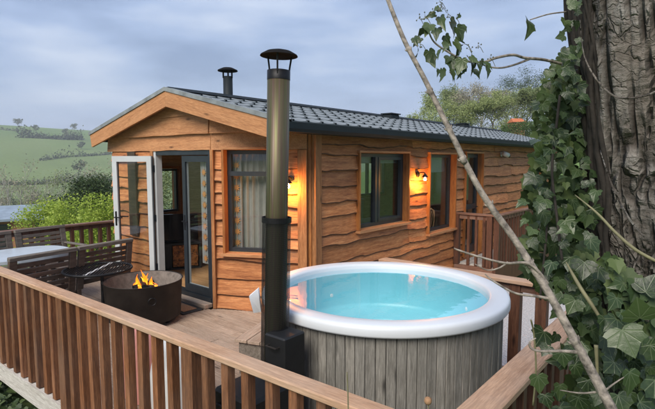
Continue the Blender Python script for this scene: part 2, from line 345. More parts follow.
def leaf_quads(P, size, aspect=.5, up=.3, droop=0.0):
    n = len(P); d = rng.normal(size=(n, 3)); d[:, 2] = d[:, 2]*(.6)-droop; d /= np.linalg.norm(d, axis=1)[:, None]
    a = rng.normal(size=(n, 3)); a[:, 2] += up; s_ = np.cross(d, a); s_ /= np.linalg.norm(s_, axis=1)[:, None]+1e-9
    l = (size*rng.uniform(.6, 1.25, n))[:, None]; wd = l*aspect*.5
    nrm = np.cross(d, s_)
    return np.stack([P, P+d*l*.5+s_*wd+nrm*l*.08, P+d*l, P+d*l*.5-s_*wd+nrm*l*.08], 1)

# ------------------------------------------------------------------ terrain
def sm(a, b_, x): t = min(1, max(0, (x-a)/(b_-a))); return t*t*(3-2*t)
def gh(x, y):
    z = -.55
    dl = max(0, -x-11)
    if x < -11: z -= min(dl, 60)*.15
    if x < -160: z += 53*sm(0, 560, -x-160)
    z += .42*sm(-1.6, -.2, x)*sm(2.4, 1.2, y)+.25*sm(-.7, .2, x)
    rise = 0
    if y > 15: rise = .155*(min(y, 60)-15)+.07*max(0, min(y, 300)-60)
    z += rise*sm(-75, -25, x)
    z += .35*noise.noise(Vector((x*.08, y*.08, 0)))*sm(10, 25, abs(x)+abs(y)) + (2.6*noise.noise(Vector((x*.008, y*.008, 3))) if abs(x)+abs(y) > 150 else 0)
    return z
def axis():
    a = list(np.arange(-14, 14.01, .8)); s_ = .9; p = 14.
    while p < 1500: s_ *= 1.13; p += s_; a.append(p); a.insert(0, -p)
    return a
ax = axis(); n = len(ax); m = MB(); m.v = [(x, y, gh(x, y)) for y in ax for x in ax]
m.f = [(j*n+i, j*n+i+1, (j+1)*n+i+1, (j+1)*n+i) for j in range(n-1) for i in range(n-1)]; m.mi = [0]*len(m.f)
tag(m.build('ground', 'ground', smooth=True), 'green sloping ground rising to a pasture hillside beyond the valley', kind='structure')
m = MB().box(-4.0, 0.6, 4.75, 8.6, -.6, -.30)
tag(m.build('gravel_path', 'gravel'), 'pale grey gravel path beside the lodge behind the hot tub', kind='structure')

# ------------------------------------------------------------------ decks
deck = thing('deck', 'brown grooved timber deck in front of the lodge', None, (-4.5, 1.6, 0), kind='structure')
def groove_board(L_, w_=.143):
    mm = MB(); ng = 6; pr = [(0, -.028), (0, 0)]
    for k in range(ng):
        a = w_*(k+.28)/ng; b_ = w_*(k+.72)/ng; pr += [(a, 0), (a+.002, -.004), (b_-.002, -.004), (b_, 0)]
    pr += [(w_, 0), (w_, -.028)]; k = len(pr)
    mm.add([(0, p[0], p[1]) for p in pr]+[(L_, p[0], p[1]) for p in pr], [(i, i+k, i+1+k, i+1) for i in range(k-1)]+[(k-1, 2*k-1, k, 0), tuple(range(k)), tuple(range(2*k-1, k-1, -1))])
    return mm
y = 1.612; row = 0; cache = {}
def wall_limit(y0, y1):   # x spans of the deck free of the lodge
    if y1 < 3.90: return [(-9.0, -.82)]
    xr = -5.29+max(0, (y0-3.90))/math.tan(R_(27.7))
    return [(-9.0, -8.06), (min(xr+.03, -4.02), -.82)]
while y < 4.55:
    for a, b_ in wall_limit(y, y+.143):
        cut = [a, b_] if b_-a < 3.2 else [a, a+(2.9 if row % 2 else 4.7), b_]
        for p, q in zip(cut, cut[1:]):
            L_ = q-p-.004; key = round(L_, 3)
            if key not in cache: cache[key] = groove_board(L_).build('deck_board', 'deck_wood', deck, Matrix.Translation((p, y, random.uniform(-.001, .001))))
            else: link('deck_board', cache[key].data, deck, Matrix.Translation((p, y, random.uniform(-.0015, .0015))))
    y += .149; row += 1
m = MB().box(-.02, 8.27, -.04, .04, -.17, -.002); m.build('edge_beam', 'grey_beam', deck, frame((-9.02, 1.365, 0), (8.255, .28)))
groove_board(3.7).build('deck_board', 'deck_wood', deck, Matrix.Translation((-9.0, 1.463, 0)))
m = MB().box(-.81, -.735, 1.61, 4.70, -.17, -.004); m.build('edge_beam', 'grey_beam', deck)
m = MB().box(-9.06, -8.985, 1.655, 8, -.17, -.004); m.build('edge_beam', 'grey_beam', deck)
for k in range(8):
    x = -8.9+k*1.14; m = MB().box(x, x+.06, 1.68, 3.85, -.17, -.03); m.build('joist', 'grey_wood', deck)
for x in (-8.7, -6.6, -4.5, -2.4, -1.0):
    m = MB().box(x, x+.1, 1.70, 1.80, -1.6, -.17); m.build('deck_post', 'dark_rail', deck)
# small raised landing at the lodge's side door
deck2 = thing('side_landing', 'small timber landing at the lodge side door', None, (-3.6, 10, 0), kind='structure')
for k in range(6):
    MB().box(-4.02+k*.125, -4.02+k*.125+.118, 8.72, 13.2, -.03, 0).build('deck_board', 'grey_beam', deck2)
MB().box(-4.02, -3.27, 8.63, 8.71, -.35, -.004).build('edge_beam', 'dark_rail_x', deck2)
MB().box(-3.265, -3.21, 8.63, 13.2, -.35, -.004).build('edge_beam', 'dark_rail', deck2)

# ------------------------------------------------------------------ railings
def railing(label, P, Q, z0, zt, posts, step, capm, balm, bw=.058, bd=.068, capw=.15, group='timber railings round the decks', post_drop=0.0, sub=True):
    P = Vector((*P, 0)); Q = Vector((*Q, 0)); L_ = (Q-P).length; M = frame(P, Q-P)
    t = thing('railing', label, 'railing', P+ZZ*z0, group)
    cm = MB(); ns = max(2, int(L_/.4))
    MB().bbox(-.07, L_+.07, -capw/2, capw/2, zt-.038, zt, .006).build('top_rail', capm, t, M)
    if sub: MB().box(0, L_, -.022, .022, zt-.115, zt-.0395).build('under_rail', capm if capm != 'rail_cap' else 'dark_rail_x', t, M)
    pm = None
    for s_ in posts:
        MM = M @ Matrix.Translation((s_, 0, 0))
        if pm is None: pm = MB().bbox(-.05, .05, -.047, .047, z0-post_drop, zt-.039, .004).build('post', balm, t, MM)
        else: link('post', pm.data, t, MM)
    bm = None; s_ = step*.5
    while step and s_ < L_:
        if all(abs(s_-q) > .09 for q in posts):
            MM = M @ Matrix.Translation((s_, random.uniform(-.003, .003), 0)) @ Matrix.Rotation(random.uniform(-.006, .006), 4, 'Y') @ Matrix.Rotation(random.uniform(-.02, .02), 4, 'Z')
            if bm is None: bm = MB().bbox(-bw/2, bw/2, -bd/2, bd/2, z0, zt-.039, .004).build('baluster', balm, t, MM)
            else: link('baluster', bm.data, t, MM)
        s_ += step
    return t
railing('long brown railing with a pale cap along the front edge of the deck', (-9.02, 1.365), (-.765, 1.645), .004, .95, [.03, 1.72, 3.37, 5.0, 6.66, 8.21], .168, 'rail_cap', 'baluster', post_drop=.25, bw=.054, bd=.058, capw=.105, sub=False)
railing('railing with a pale cap between the hot tub and the ivy-covered tree', (-.765, 1.68), (-.765, 4.6), .004, .95, [1.4, 2.82], .168, 'rail_cap', 'dark_rail')
railing('low open railing behind the hot tub above the gravel', (-3.0, 4.66), (-.86, 4.66), .0, .86, [.05, .8, 1.476, 1.717, 2.05], 0, 'rail_cap', 'dark_rail')
railing('dark railing at the far left end of the deck behind the table', (-9.0, 8.0), (-9.0, 1.75), .004, .855, [.1, 1.6, 3.1, 4.6, 6.1], .165, 'dark_rail_x', 'dark_rail')
railing('short dark railing standing out from the lodge wall before the side door', (-4.0, 8.70), (-3.32, 8.70), .0, 1.0, [.0, .64], .155, 'dark_rail_x', 'dark_rail', bw=.05, bd=.05, capw=.11)
railing('long dark railing of the side landing running away behind the ivy', (-3.24, 8.70), (-3.24, 13.1), .0, 1.0, [.05, 1.5, 3.0, 4.3], .155, 'dark_rail_x', 'dark_rail', bw=.05, bd=.05, capw=.11)

# ------------------------------------------------------------------ lodge
XS, YF, XL, YB = -4.10, 3.95, -8.0, 15.8
FA = Vector((-5.29, YF, 0)); FB = Vector((XS, YF+1.19*math.tan(R_(27.7)), 0)); FL = (FB-FA).length
XA, ZA, XE, ZE, XE2, YR0, YR1 = -6.0, 2.95, -3.80, 2.43, -8.30, 3.75, 16.05
def roof_z(x): return ZA-(x-XA)*(ZA-ZE)/(XE-XA) if x > XA else ZA-(XA-x)*(ZA-ZE)/(XA-XE2)
lodge = thing('lodge', 'timber clad holiday lodge with dark tiled roof and open glass doors', 'lodge', (-6, 9.9, 0))
WALL = {}
def make_wall(key, P, u, L_, z0, z1, opens, base, top=None, t=.10):
    """core panel with openings + separate waney lap boards"""
    M = frame(P, u); m = MB(); xs = sorted({0, L_, *[q for o in opens for q in o[:2]]})
    for a, b_ in zip(xs, xs[1:]):
        mid = (a+b_)/2; zz = z0
        for o in sorted([o for o in opens if o[0] <= mid <= o[1]], key=lambda o: o[2]):
            if o[2] > zz+.001: m.box(a, b_, 0, t, zz, o[2])
            zz = o[3]
        if zz < z1-.001: m.box(a, b_, 0, t, zz, z1)
    wl = m.build('wall', 'inner_wood', lodge, M); WALL[key] = (wl, M, L_, opens); return wl, M
def clad(key, z0, z1, seed, s0=0.0, s1=None, hmin=.13, hmax=.25, top=None, joint=3.6, amp=.026):
    wl, M, L_, opens = WALL[key]; rnd_ = random.Random(seed); s1 = L_ if s1 is None else s1
    zb = z0; ci = 0
    while zb < z1-.04:
        h = rnd_.uniform(hmin, hmax); zt = min(zb+h, z1)
        if z1-zt < .07: zt = z1
        cuts = [s0]
        if s1-s0 > joint*1.4:
            p = s0+rnd_.uniform(.5, 1.0)*joint
            while p < s1-.8: cuts.append(p); p += joint*rnd_.uniform(.8, 1.1)
        cuts.append(s1)
        for a, b_ in zip(cuts, cuts[1:]):
            sd_ = rnd_.uniform(0, 100); fr_ = rnd_.uniform(1.3, 2.4)
            zlow = lambda s_: zb-.030+amp*1.5*noise.noise(Vector((s_*fr_, sd_, 0)))+amp*.6*noise.noise(Vector((s_*6.5, sd_, 5)))
            st = set(np.arange(a, b_, .09).tolist()) | {a+.0015, b_-.0015} | {q for o in opens for q in o[:2] if a < q < b_}
            st = sorted(q for q in st if a+.001 <= q <= b_-.001)
            m = MB(); thick = rnd_.uniform(.042, .064)
            def yo(z, zl): return -(.010+(thick-.010)*max(0, min(1, (zt+.03-z)/(zt+.03-zl))))
            for p, q in zip(st, st[1:]):
                mid = (p+q)/2; zl0, zl1 = zlow(p), zlow(q); lo0, lo1 = zl0, zl1; hi0 = hi1 = zt+.03; skip = False; cutlo = False
                for o in opens:
                    if o[0] < mid < o[1]:
                        if o[2] <= zb-.01 and o[3] >= zt: skip = True
                        elif o[2] < zt+.03 and o[2] > zb-.03: hi0 = hi1 = min(hi0, o[2])
                        elif o[3] > zb-.05 and o[3] < zt+.03 and o[2] < zb: lo0 = lo1 = max(o[3], min(lo0, lo1)); cutlo = True
                        elif o[2] < zb and o[3] > zt: skip = True
                if top: hi0 = min(hi0, top(p)); hi1 = min(hi1, top(q))
                if skip or hi0-lo0 < .012 and hi1-lo1 < .012:
                    if m.f: m.build('cladding_board', ['cladding', 'waney'], wl, M); m = MB()
                    continue
                hi0 = max(hi0, lo0+.002); hi1 = max(hi1, lo1+.002)
                c = [(p, yo(lo0, zl0), lo0), (q, yo(lo1, zl1), lo1), (q, yo(hi1, zl1), hi1), (p, yo(hi0, zl0), hi0), (p, -.002, lo0), (q, -.002, lo1), (q, -.002, hi1), (p, -.002, hi0)]
                bv = .014
                if not cutlo:   # rounded waney lip in bark brown, widened to paint in the shadow line
                    c2 = [(p, yo(lo0, zl0)+.004, lo0), (q, yo(lo1, zl1)+.004, lo1), (q, yo(lo1, zl1), lo1+bv), (p, yo(lo0, zl0), lo0+bv)]
                    m.add(c2, [(0, 1, 2, 3)], 1); c[0] = c2[3]; c[1] = c2[2]; m.add([c2[0], c2[1], c[5], c[4]], [(3, 2, 1, 0)], 1)
                else: m.add([c[0], c[1], c[5], c[4]], [(3, 2, 1, 0)])
                m.add(c[:4], [(0, 1, 2, 3)]); m.add([c[3], c[2], c[6], c[7]], [(0, 1, 2, 3)])
                if p == st[0] or True: m.add([c[0], c[3], c[7], c[4]], [(0, 1, 2, 3)]); m.add([c[1], c[2], c[6], c[5]], [(3, 2, 1, 0)])
            if m.f: m.build('cladding_board', ['cladding', 'waney'], wl, M)
        zb = zt; ci += 1
# openings: (s0, s1, z0, z1)
sw = lambda y: y-FB.y
side_open = [(sw(5.53), sw(6.87), 1.0, 2.10), (sw(7.60), sw(8.62), .71, 2.10), (sw(9.10), sw(9.93), .05, 2.13), (sw(13.2), sw(14.2), 1.0, 2.1)]
fac_open = [(.19, .93, .775, 2.13)]
front_open = [(-6.70-XL, FA.x-XL, .0, 2.14)]
left_open = [(YB-5.10, YB-4.42, 1.05, 1.84), (YB-7.3, YB-6.0, 1.0, 1.95), (YB-12.1, YB-10.4, 1.0, 2.0), (YB-15.2, YB-14.2, .9, 2.0)]       # runs from the back to the front
make_wall('side', FB, (0, 1), YB-FB.y, -.3, 2.42, side_open, 0)
make_wall('facet', FA, FB-FA, FL, 0, 2.42, fac_open, 0)
make_wall('front', (XL, YF, 0), (1, 0), FA.x-XL, 0, 2.40, front_open, 0)
make_wall('left', (XL, YB, 0), (0, -1), YB-YF, -.3, 2.40, left_open, 0)
make_wall('back', (XS, YB, 0), (-1, 0), XS-XL, -.3, 2.42, [], 0)
clad('side', -.28, 2.40, 11, .06); clad('facet', .02, 2.14, 5, .02, FL-.05, joint=9); clad('front', .02, 2.14, 3, 0, -6.70-XL-.02, joint=9)
# gable: infill panel above the tie beam, following the bay
m = MB()
def gable_strip(pts, zlo, off):
    for (a, b_) in zip(pts, pts[1:]):
        za, zb_ = roof_z(a[0])-.04, roof_z(b_[0])-.04
        m.add([(a[0], a[1], zlo), (b_[0], b_[1], zlo), (b_[0], b_[1], zb_), (a[0], a[1], za), (a[0], a[1]+.06, zlo), (b_[0], b_[1]+.06, zlo), (b_[0], b_[1]+.06, zb_), (a[0], a[1]+.06, za)],
              [(0, 1, 2, 3), (7, 6, 5, 4), (3, 2, 6, 7), (1, 0, 4, 5), (0, 3, 7, 4), (2, 1, 5, 6)])
gable_strip([(XL-.02, YF-.002), (XA, YF-.002), (FA.x, YF-.002)], 2.30, 0)
gable_strip([(FA.x+.002, YF-.001), (XS+.02, FB.y+.01)], 2.405, 0)
gw = m.build('gable_wall', 'fascia', lodge)
# gable boards: each lapped over the one below
def gable_board(pts, zlo, zhi, off):
    m = MB()
    for a, b_ in zip(pts, pts[1:]):
        d = Vector((b_[0]-a[0], b_[1]-a[1], 0)).normalized(); nn = ZZ.cross(d)*-1
        A, B = Vector((*a, 0)), Vector((*b_, 0)); k = max(1, int((B-A).length/.1))
        for i in range(k):
            p = A.lerp(B, i/k); q = A.lerp(B, (i+1)/k); row = []
            for r in (p, q):
                lim = roof_z(r.x)-.05; wv = .010*noise.noise(Vector((r.x*2.2, zlo*9, 0)))
                lo = min(zlo+wv, lim); hi = min(zhi, lim); row.append((lo, max(hi, lo+.001)))
            if row[0][1]-row[0][0] < .004 and row[1][1]-row[1][0] < .004: continue
            o1 = nn*(off+.02); o2 = nn*off; i1 = nn*.003
            m.add([p+o1+ZZ*row[0][0], q+o1+ZZ*row[1][0], q+o2+ZZ*row[1][1], p+o2+ZZ*row[0][1], p+i1+ZZ*row[0][0], q+i1+ZZ*row[1][0], q+i1+ZZ*row[1][1], p+i1+ZZ*row[0][1]],
                  [(0, 1, 2, 3), (5, 4, 0, 1)[::-1], (3, 2, 6, 7), (0, 3, 7, 4), (1, 5, 6, 2)])
    return m
front_line = [(XL-.12, YF-.004), (XA, YF-.004), (FA.x+.010, YF-.004)]; fac_line = [(FA.x+.002, YF-.005), (XS-.03, FB.y-.03)]
for (lo, hi) in ((2.350, 2.62), (2.60, 2.93)):
    gable_board(front_line, lo, hi, .052).build('gable_board', 'fascia', gw)
    gable_board(fac_line, lo, hi, .052).build('gable_board', 'fascia', gw)
gable_board(front_line, 2.135, 2.375, .022).build('tie_beam', 'fascia', lodge)
gable_board(fac_line, 2.135, 2.375, .022).build('tie_beam', 'fascia', lodge)
# corner and door trims
MS, MF, MFr = WALL['side'][1], WALL['facet'][1], WALL['front'][1]
MB().bbox(-.005, .115, -.086, -.002, -.28, 2.40, .005).build('corner_board', 'trim_v', lodge, MS)
MB().bbox(FL-.155, FL-.035, -.086, -.002, .02, 2.13, .005).build('corner_board', 'trim_v', lodge, MF)
MB().bbox(FL-.030, FL+.012, -.030, .02, .0, 2.40, .003).build('corner_board', 'reveal', lodge, MF)
MB().bbox(.0, .045, -.090, -.001, .005, 2.133, .004).build('door_trim', 'trim_v', lodge, MF)
MB().bbox(-6.78-XL, -6.705-XL, -.045, -.001, .005, 2.133, .004).build('door_trim', 'trim_v', lodge, MFr)
MB().box(YB-FB.y-.1, YB-FB.y+.03, -.05, -.001, -.28, 2.4).build('corner_board', 'trim_v', lodge, MS)
# windows
def window(M, s0, s1, z0, z1, mull=(), trans=(), rec=.05, casing=.045, proud=.092, fw=.055, glass='glass'):
    m = MB(); y0, y1 = rec-.02, rec+.05; g = .004
    m.box(s0+g, s1-g, y0, y1, z0+g, z0+fw); m.box(s0+g, s1-g, y0, y1, z1-fw, z1-g); m.box(s0+g, s0+fw, y0, y1, z0+fw, z1-fw); m.box(s1-fw, s1-g, y0, y1, z0+fw, z1-fw)
    for a in mull: m.box(a-.035, a+.035, y0-.012, y1-.002, z0+fw, z1-fw)
    for (zt, a, b_) in trans: m.box(a, b_, y0-.010, y1-.004, zt-.03, zt+.03)
    wn = m.build('window', 'anthracite', lodge, M)
    ed = [s0+fw, *mull, s1-fw]
    for a, b_ in zip(ed, ed[1:]): MB().box(a-.004, b_+.004, rec+.012, rec+.018, z0+fw-.004, z1-fw+.004).build('pane', glass, wn, M)
    # timber lining, casing and sill
    for a, b_ in ((s0-.028, s0+.002), (s1-.002, s1+.028)): MB().box(a, b_, -proud, rec+.08, z0-.003, z1+.003).build('lining_board', 'reveal', wn, M)
    MB().box(s0-.028, s1+.028, -proud, rec+.08, z1+.005, z1+.034).build('lining_board', 'fascia', wn, M)
    MB().box(s0-.05, s1+.05, -proud-.03, rec+.08, z0-.042, z0-.006).build('sill', 'fascia', wn, M)
    return wn
o = side_open
w1 = window(MS, *o[0], mull=(o[0][0]+.56,), glass='glass_dark'); window(MS, *o[1], glass='glass_dark'); window(MS, *o[3], mull=(o[3][0]+.5,), glass='glass_dark')
# opening casement of the first window
MB().box(o[0][0]+.60, o[0][0]+.645, .012, .06, 1.06, 2.04).box(o[0][1]-.10, o[0][1]-.06, .012, .06, 1.06, 2.04).box(o[0][0]+.60, o[0][1]-.06, .013, .06, 1.056, 1.10).box(o[0][0]+.60, o[0][1]-.06, .013, .06, 2.0, 2.044).build('casement', 'anthracite', w1, MS)
window(MF, *fac_open[0], trans=((1.82, .20, .92),), proud=.088)
MB().bbox(-7.37-XL, -7.14-XL, -.095, -.070, .80, 2.13, .003).build('door_stay_board', 'inner_dark', lodge, MFr)
wl_ = window(WALL['left'][1], *left_open[0], fw=.04); a, b_, c0, c1 = left_open[0]
for q in left_open[1:]: window(WALL['left'][1], *q, mull=((q[0]+q[1])/2,))  # one glimpsed through the side glass, the unseen others added for daylight indoors
Mw = WALL['left'][1]
for q in ((a-.05, a, c0-.05, c1+.05), (b_, b_+.05, c0-.05, c1+.05), (a, b_, c0-.05, c0), (a, b_, c1, c1+.05)): MB().box(q[0], q[1], .14, .16, q[2], q[3]).build('architrave', 'reveal', wl_, Mw)
# side door
a, b_ = o[2][:2]
m = MB(); m.box(a+.004, a+.07, .04, .11, .06, 2.12); m.box(b_-.07, b_-.004, .04, .11, .06, 2.12); m.box(a+.07, b_-.07, .04, .11, 2.05, 2.12); m.box(a+.07, b_-.07, .04, .11, .06, .22); m.box(a+.07, b_-.07, .04, .105, .98, 1.08)
d = m.build('door', 'anthracite', lodge, MS)
MB().box(a+.066, b_-.066, .07, .076, .20, 2.06).build('pane', 'glass_dark', d, MS)
MB().box(a+.0, a+.35, .115, .13, .22, 2.05).build('door_curtain', 'inner_wood', d, MS)
MB().tube([(b_-.10, .03, 1.02), (b_-.10, -.02, 1.02), (b_-.22, -.02, 1.02)], .010, 6).build('handle', 'black_metal', d, MS)
for p, q in ((a-.028, a+.002), (b_-.002, b_+.028)): MB().box(p, q, -.092, .13, .05, 2.133).build('lining_board', 'reveal', d, MS)
MB().box(a-.028, b_+.028, -.092, .13, 2.135, 2.165).build('lining_board', 'fascia', d, MS)
# double doors: frame, fixed leaf on the right, leaf swung open on the left
DX0, DX1, DZ0, DZ1 = -6.70, FA.x, .12, 2.135
m = MB(); m.box(DX0+.003, DX0+.062, YF-.03, YF+.07, .0, DZ1); df = m.build('door_frame', 'upvc', lodge)
m = MB(); m.box(DX1-.055, DX1-.004, YF-.028, YF+.07, .0, DZ1); m.box(DX0+.062, DX1-.055, YF-.028, YF+.07, DZ1-.065, DZ1-.002); m.box(DX0+.062, DX1-.055, YF-.035, YF+.09, .01, .115); m.build('door_frame', 'anthracite', lodge)
MB().bbox(DX0-.02, DX1-.02, YF-.16, YF-.036, .004, .06, .006).build('threshold', 'deck_wood', lodge)
def leaf(M, W, H, mats, hinge):    # local x 0..W from the hinge, outer face -y
    m = MB(); st = .075
    for (x0, x1, z0, z1) in ((0, st, 0, H), (W-st, W, 0, H), (st, W-st, 0, .11), (st, W-st, H-.085, H)):
        m.box(x0, x1, -.030, .0, z0, z1, 0); m.box(x0, x1, .0, .030, z0, z1, 1)
    d = m.build('door', mats, lodge, M)
    MB().box(st-.006, W-st+.006, -.006, .006, .10, H-.08).build('pane', 'glass', d, M)
    for s_ in (-1, 1):
        m = MB(); m.bbox(W-.052, W-.022, s_*.030-.005, s_*.030+.005, .88, 1.10, .002); m.tube([(W-.037, s_*.03, 1.01), (W-.037, s_*.075, 1.01), (W-.05, s_*.08, 1.01), (W-.17, s_*.08, 1.01)], .010, 6)
        m.build('handle', 'black_metal', d, M)
    for z in (.25, 1.0, 1.75): MB().tube([(-.012, -.034, z-.05), (-.012, -.034, z+.05)], .011, 6).build('hinge', 'anthracite', d, M)
    return d
LH = DZ1-.07-DZ0-.006; LW = (DX1-DX0-.062-.055)/2-.004
ML = Matrix.Translation((DX0+.03, YF-.075, DZ0)) @ Matrix.Rotation(R_(-150), 4, 'Z')
leaf(ML, LW, LH, ['anthracite', 'upvc'], 0)
MR = Matrix.Translation((DX1-.058, YF+.02, DZ0)) @ Matrix.Rotation(math.pi, 4, 'Z')
leaf(MR, LW, LH, ['upvc', 'anthracite'], 0)
# floor and ceiling inside, skirt under the side wall
MB().box(XL+.1, XS-.1, FB.y+.02, YB-.1, .02, .118).build('floor', 'inner_wood', lodge)
MB().box(XL+.1, FA.x-.02, YF+.1, FB.y+.018, .02, .118).build('floor', 'inner_wood', lodge)
MB().box(XL+.1, XS-.1, FB.y+.02, YB-.1, 2.25, 2.29).build('ceiling', 'plaster', lodge)
MB().box(XL+.1, FA.x, YF+.1, FB.y+.018, 2.25, 2.29).build('ceiling', 'plaster', lodge)
MB().box(XL+.1, XS-.1, 15.25, 15.3, .12, 2.25).build('partition', 'plaster', lodge)
MB().box(XL+.05, XS-.05, 4.7, YB-.05, -.6, -.29).build('skirt', 'skirt', lodge)
# roof
m = MB(); T = .07
for (xe, ze) in ((XE, ZE), (XE2, ZE)):
    m.add([(XA, YR0, ZA-.005), (xe, YR0, ze-.005), (xe, YR1, ze-.005), (XA, YR1, ZA-.005), (XA, YR0, ZA-T), (xe, YR0, ze-T), (xe, YR1, ze-T), (XA, YR1, ZA-T)],
          [(0, 1, 2, 3), (7, 6, 5, 4), (1, 5, 6, 2), (0, 4, 5, 1), (3, 2, 6, 7)])
roof = m.build('roof', 'skirt', lodge)
NC = 6; sl_len = math.hypot(XE-XA, ZA-ZE)+.03; du = Vector((XE-XA, 0, ZE-ZA)).normalized(); ct = sl_len/NC; TW = .25
# one tile: x down the slope, y along the eaves, z out of the roof
m = MB(); ny = 8; rows = [(-.03, .004), (ct*.55, .011), (ct-.012, .019), (ct, .016), (ct, .001)]
def prof(t): return .0045*math.cos(2*math.pi*t)
vs = [(x, TW*(j/ny)*1.0, z+prof(j/ny)*(1 if z > .003 else 0)) for (x, z) in rows for j in range(ny+1)]
m.add(vs, [(i*(ny+1)+j, (i+1)*(ny+1)+j, (i+1)*(ny+1)+j+1, i*(ny+1)+j+1) for i in range(len(rows)-1) for j in range(ny)])
m.box(ct-.030, ct+.002, .006, .034, .010, .030, 1)
tile_me = None; Msl = Matrix.Identity(4); Msl.col[0][:3] = du; Msl.col[1][:3] = (0, 1, 0); Msl.col[2][:3] = du.cross(Vector((0, 1, 0)))
for c_ in range(NC):
    k = 0
    while YR0+.02+k*TW+TW*(.5 if c_ % 2 else 0) < YR1-TW*.4:
        P = Vector((XA, YR0+.02+k*TW+(TW*.5 if c_ % 2 else 0), ZA))+du*(c_*ct); MM = Matrix.Translation(P) @ Msl
        if tile_me is None: tile_me = m.build('roof_tile', ['roof_tile', 'gutter'], roof, MM).data
        else: link('roof_tile', tile_me, roof, MM)
        k += 1
m2 = MB(); du2 = Vector((XE2-XA, 0, ZE-ZA)).normalized()
for c_ in range(NC):
    P = Vector((XA, 0, ZA))+du2*(c_*ct); Q = P+du2*ct
    m2.add([(P.x, YR0, P.z+.006), (Q.x, YR0, Q.z+.03), (Q.x, YR1, Q.z+.03), (P.x, YR1, P.z+.006), (Q.x, YR0, Q.z), (Q.x, YR1, Q.z)], [(3, 2, 1, 0), (1, 4, 5, 2)[::-1]])
m2.build('tile_course', 'roof_tile', roof)
MB().add([(XA-.13, YR0-.01, ZA-.005), (XA-.05, YR0-.01, ZA+.045), (XA+.05, YR0-.01, ZA+.045), (XA+.13, YR0-.01, ZA-.005), (XA-.13, YR1, ZA-.005), (XA-.05, YR1, ZA+.045), (XA+.05, YR1, ZA+.045), (XA+.13, YR1, ZA-.005)],
         [(0, 4, 5, 1), (1, 5, 6, 2), (2, 6, 7, 3), (0, 1, 2, 3), (7, 6, 5, 4)]).build('ridge_cap', 'gutter', roof)
# barge boards + dark edge trim on the gable
for (xe, sg) in ((XE, 1), (XE2, -1)):
    d = Vector((xe-XA, 0, ZE-ZA)); L_ = d.length; d.normalize(); M = Matrix.Identity(4); M.col[0][:3] = d; M.col[1][:3] = (0, 1, 0); M.col[2][:3] = d.cross(Vector((0, 1, 0))); M.col[3][:3] = (XA, YR0, ZA)
    up = 1 if M.col[2][2] > 0 else -1
    zz = lambda a, b_: (min(a*up, b_*up), max(a*up, b_*up))
    h = .215
    # mitred at the apex
    k = math.tan(abs(math.atan2(d.z, abs(d.x)))); z0, z1 = -.012, -h
    m = MB(); P = [(-z0*-k*0+.001, z0), (L_+.02, z0), (L_+.02+h*0, z1), (-k*z1*-1*-1+.001 if False else k*h*-1*-1*0+.001, z1)]
    q = [Vector((.001+(k*abs(z0))*-1*-1*0, 0, z0)), Vector((L_+.02, 0, z0)), Vector((L_+.02, 0, z1)), Vector((.001, 0, z1))]
    q[0].x = -abs(z0)*k*-1*-1 if False else .001-0*k; q[3].x = .001-0*k
    # cut vertical at the apex: points of the board with world x = XA
    def px(zl): return (-up*zl*M.col[2][0])/M.col[0][0]
    q[0].x = px(z0)+.0008; q[3].x = px(z1)+.0008
    vs = [Vector((v.x, yy, v.z*up)) for yy in (-.035, -.001) for v in q]
    m.add(vs, [(0, 1, 2, 3), (7, 6, 5, 4), (0, 4, 5, 1), (1, 5, 6, 2), (2, 6, 7, 3), (3, 7, 4, 0)])
    m.build('barge_board', 'fascia', roof, M)
    m = MB(); z0, z1 = .042, -.010; q = [(px(z0)+.001, z0), (L_+.04, z0), (L_+.04, z1), (px(z1)+.001, z1)]
    vs = [Vector((v[0], yy, v[1]*up)) for yy in (-.05, .03) for v in q]
    m.add(vs, [(0, 1, 2, 3), (7, 6, 5, 4), (0, 4, 5, 1), (1, 5, 6, 2), (2, 6, 7, 3), (3, 7, 4, 0)]); m.build('edge_trim', 'roof_tile', roof, M)
# soffit + gutter on the long side
MB().box(XS+.0, XE-.03, YR0+.04, YR1-.03, 2.325, 2.345).build('soffit', 'gutter', roof)
MB().box(XE-.028, XE-.002, YR0+.01, YR1, 2.30, ZE-.075).build('eaves_board', 'gutter', roof)
m = MB(); pr = [(-.0, .012), (.0, -.06), (.02, -.098), (.078, -.098), (.098, -.06), (.098, .012), (.088, .012), (.088, -.055), (.070, -.088), (.027, -.088), (.009, -.055), (.009, .012)]; k = len(pr)
m.add([(XE+x, yy, 2.405+z) for yy in (YR0-.01, YR1+.01) for x, z in pr], [(i, (i+1) % k, k+(i+1) % k, k+i)[::-1] for i in range(k)]+[tuple(range(k)), tuple(range(2*k-1, k-1, -1))])
m.build('gutter', 'gutter', roof)
m = MB(); m.add([(XE2-x, yy, 2.405+z) for yy in (YR0+.05, YR1+.01) for x, z in pr], [(i, (i+1) % k, k+(i+1) % k, k+i) for i in range(k)]+[tuple(range(k))[::-1], tuple(range(k, 2*k))])
m.build('gutter', 'gutter', roof)
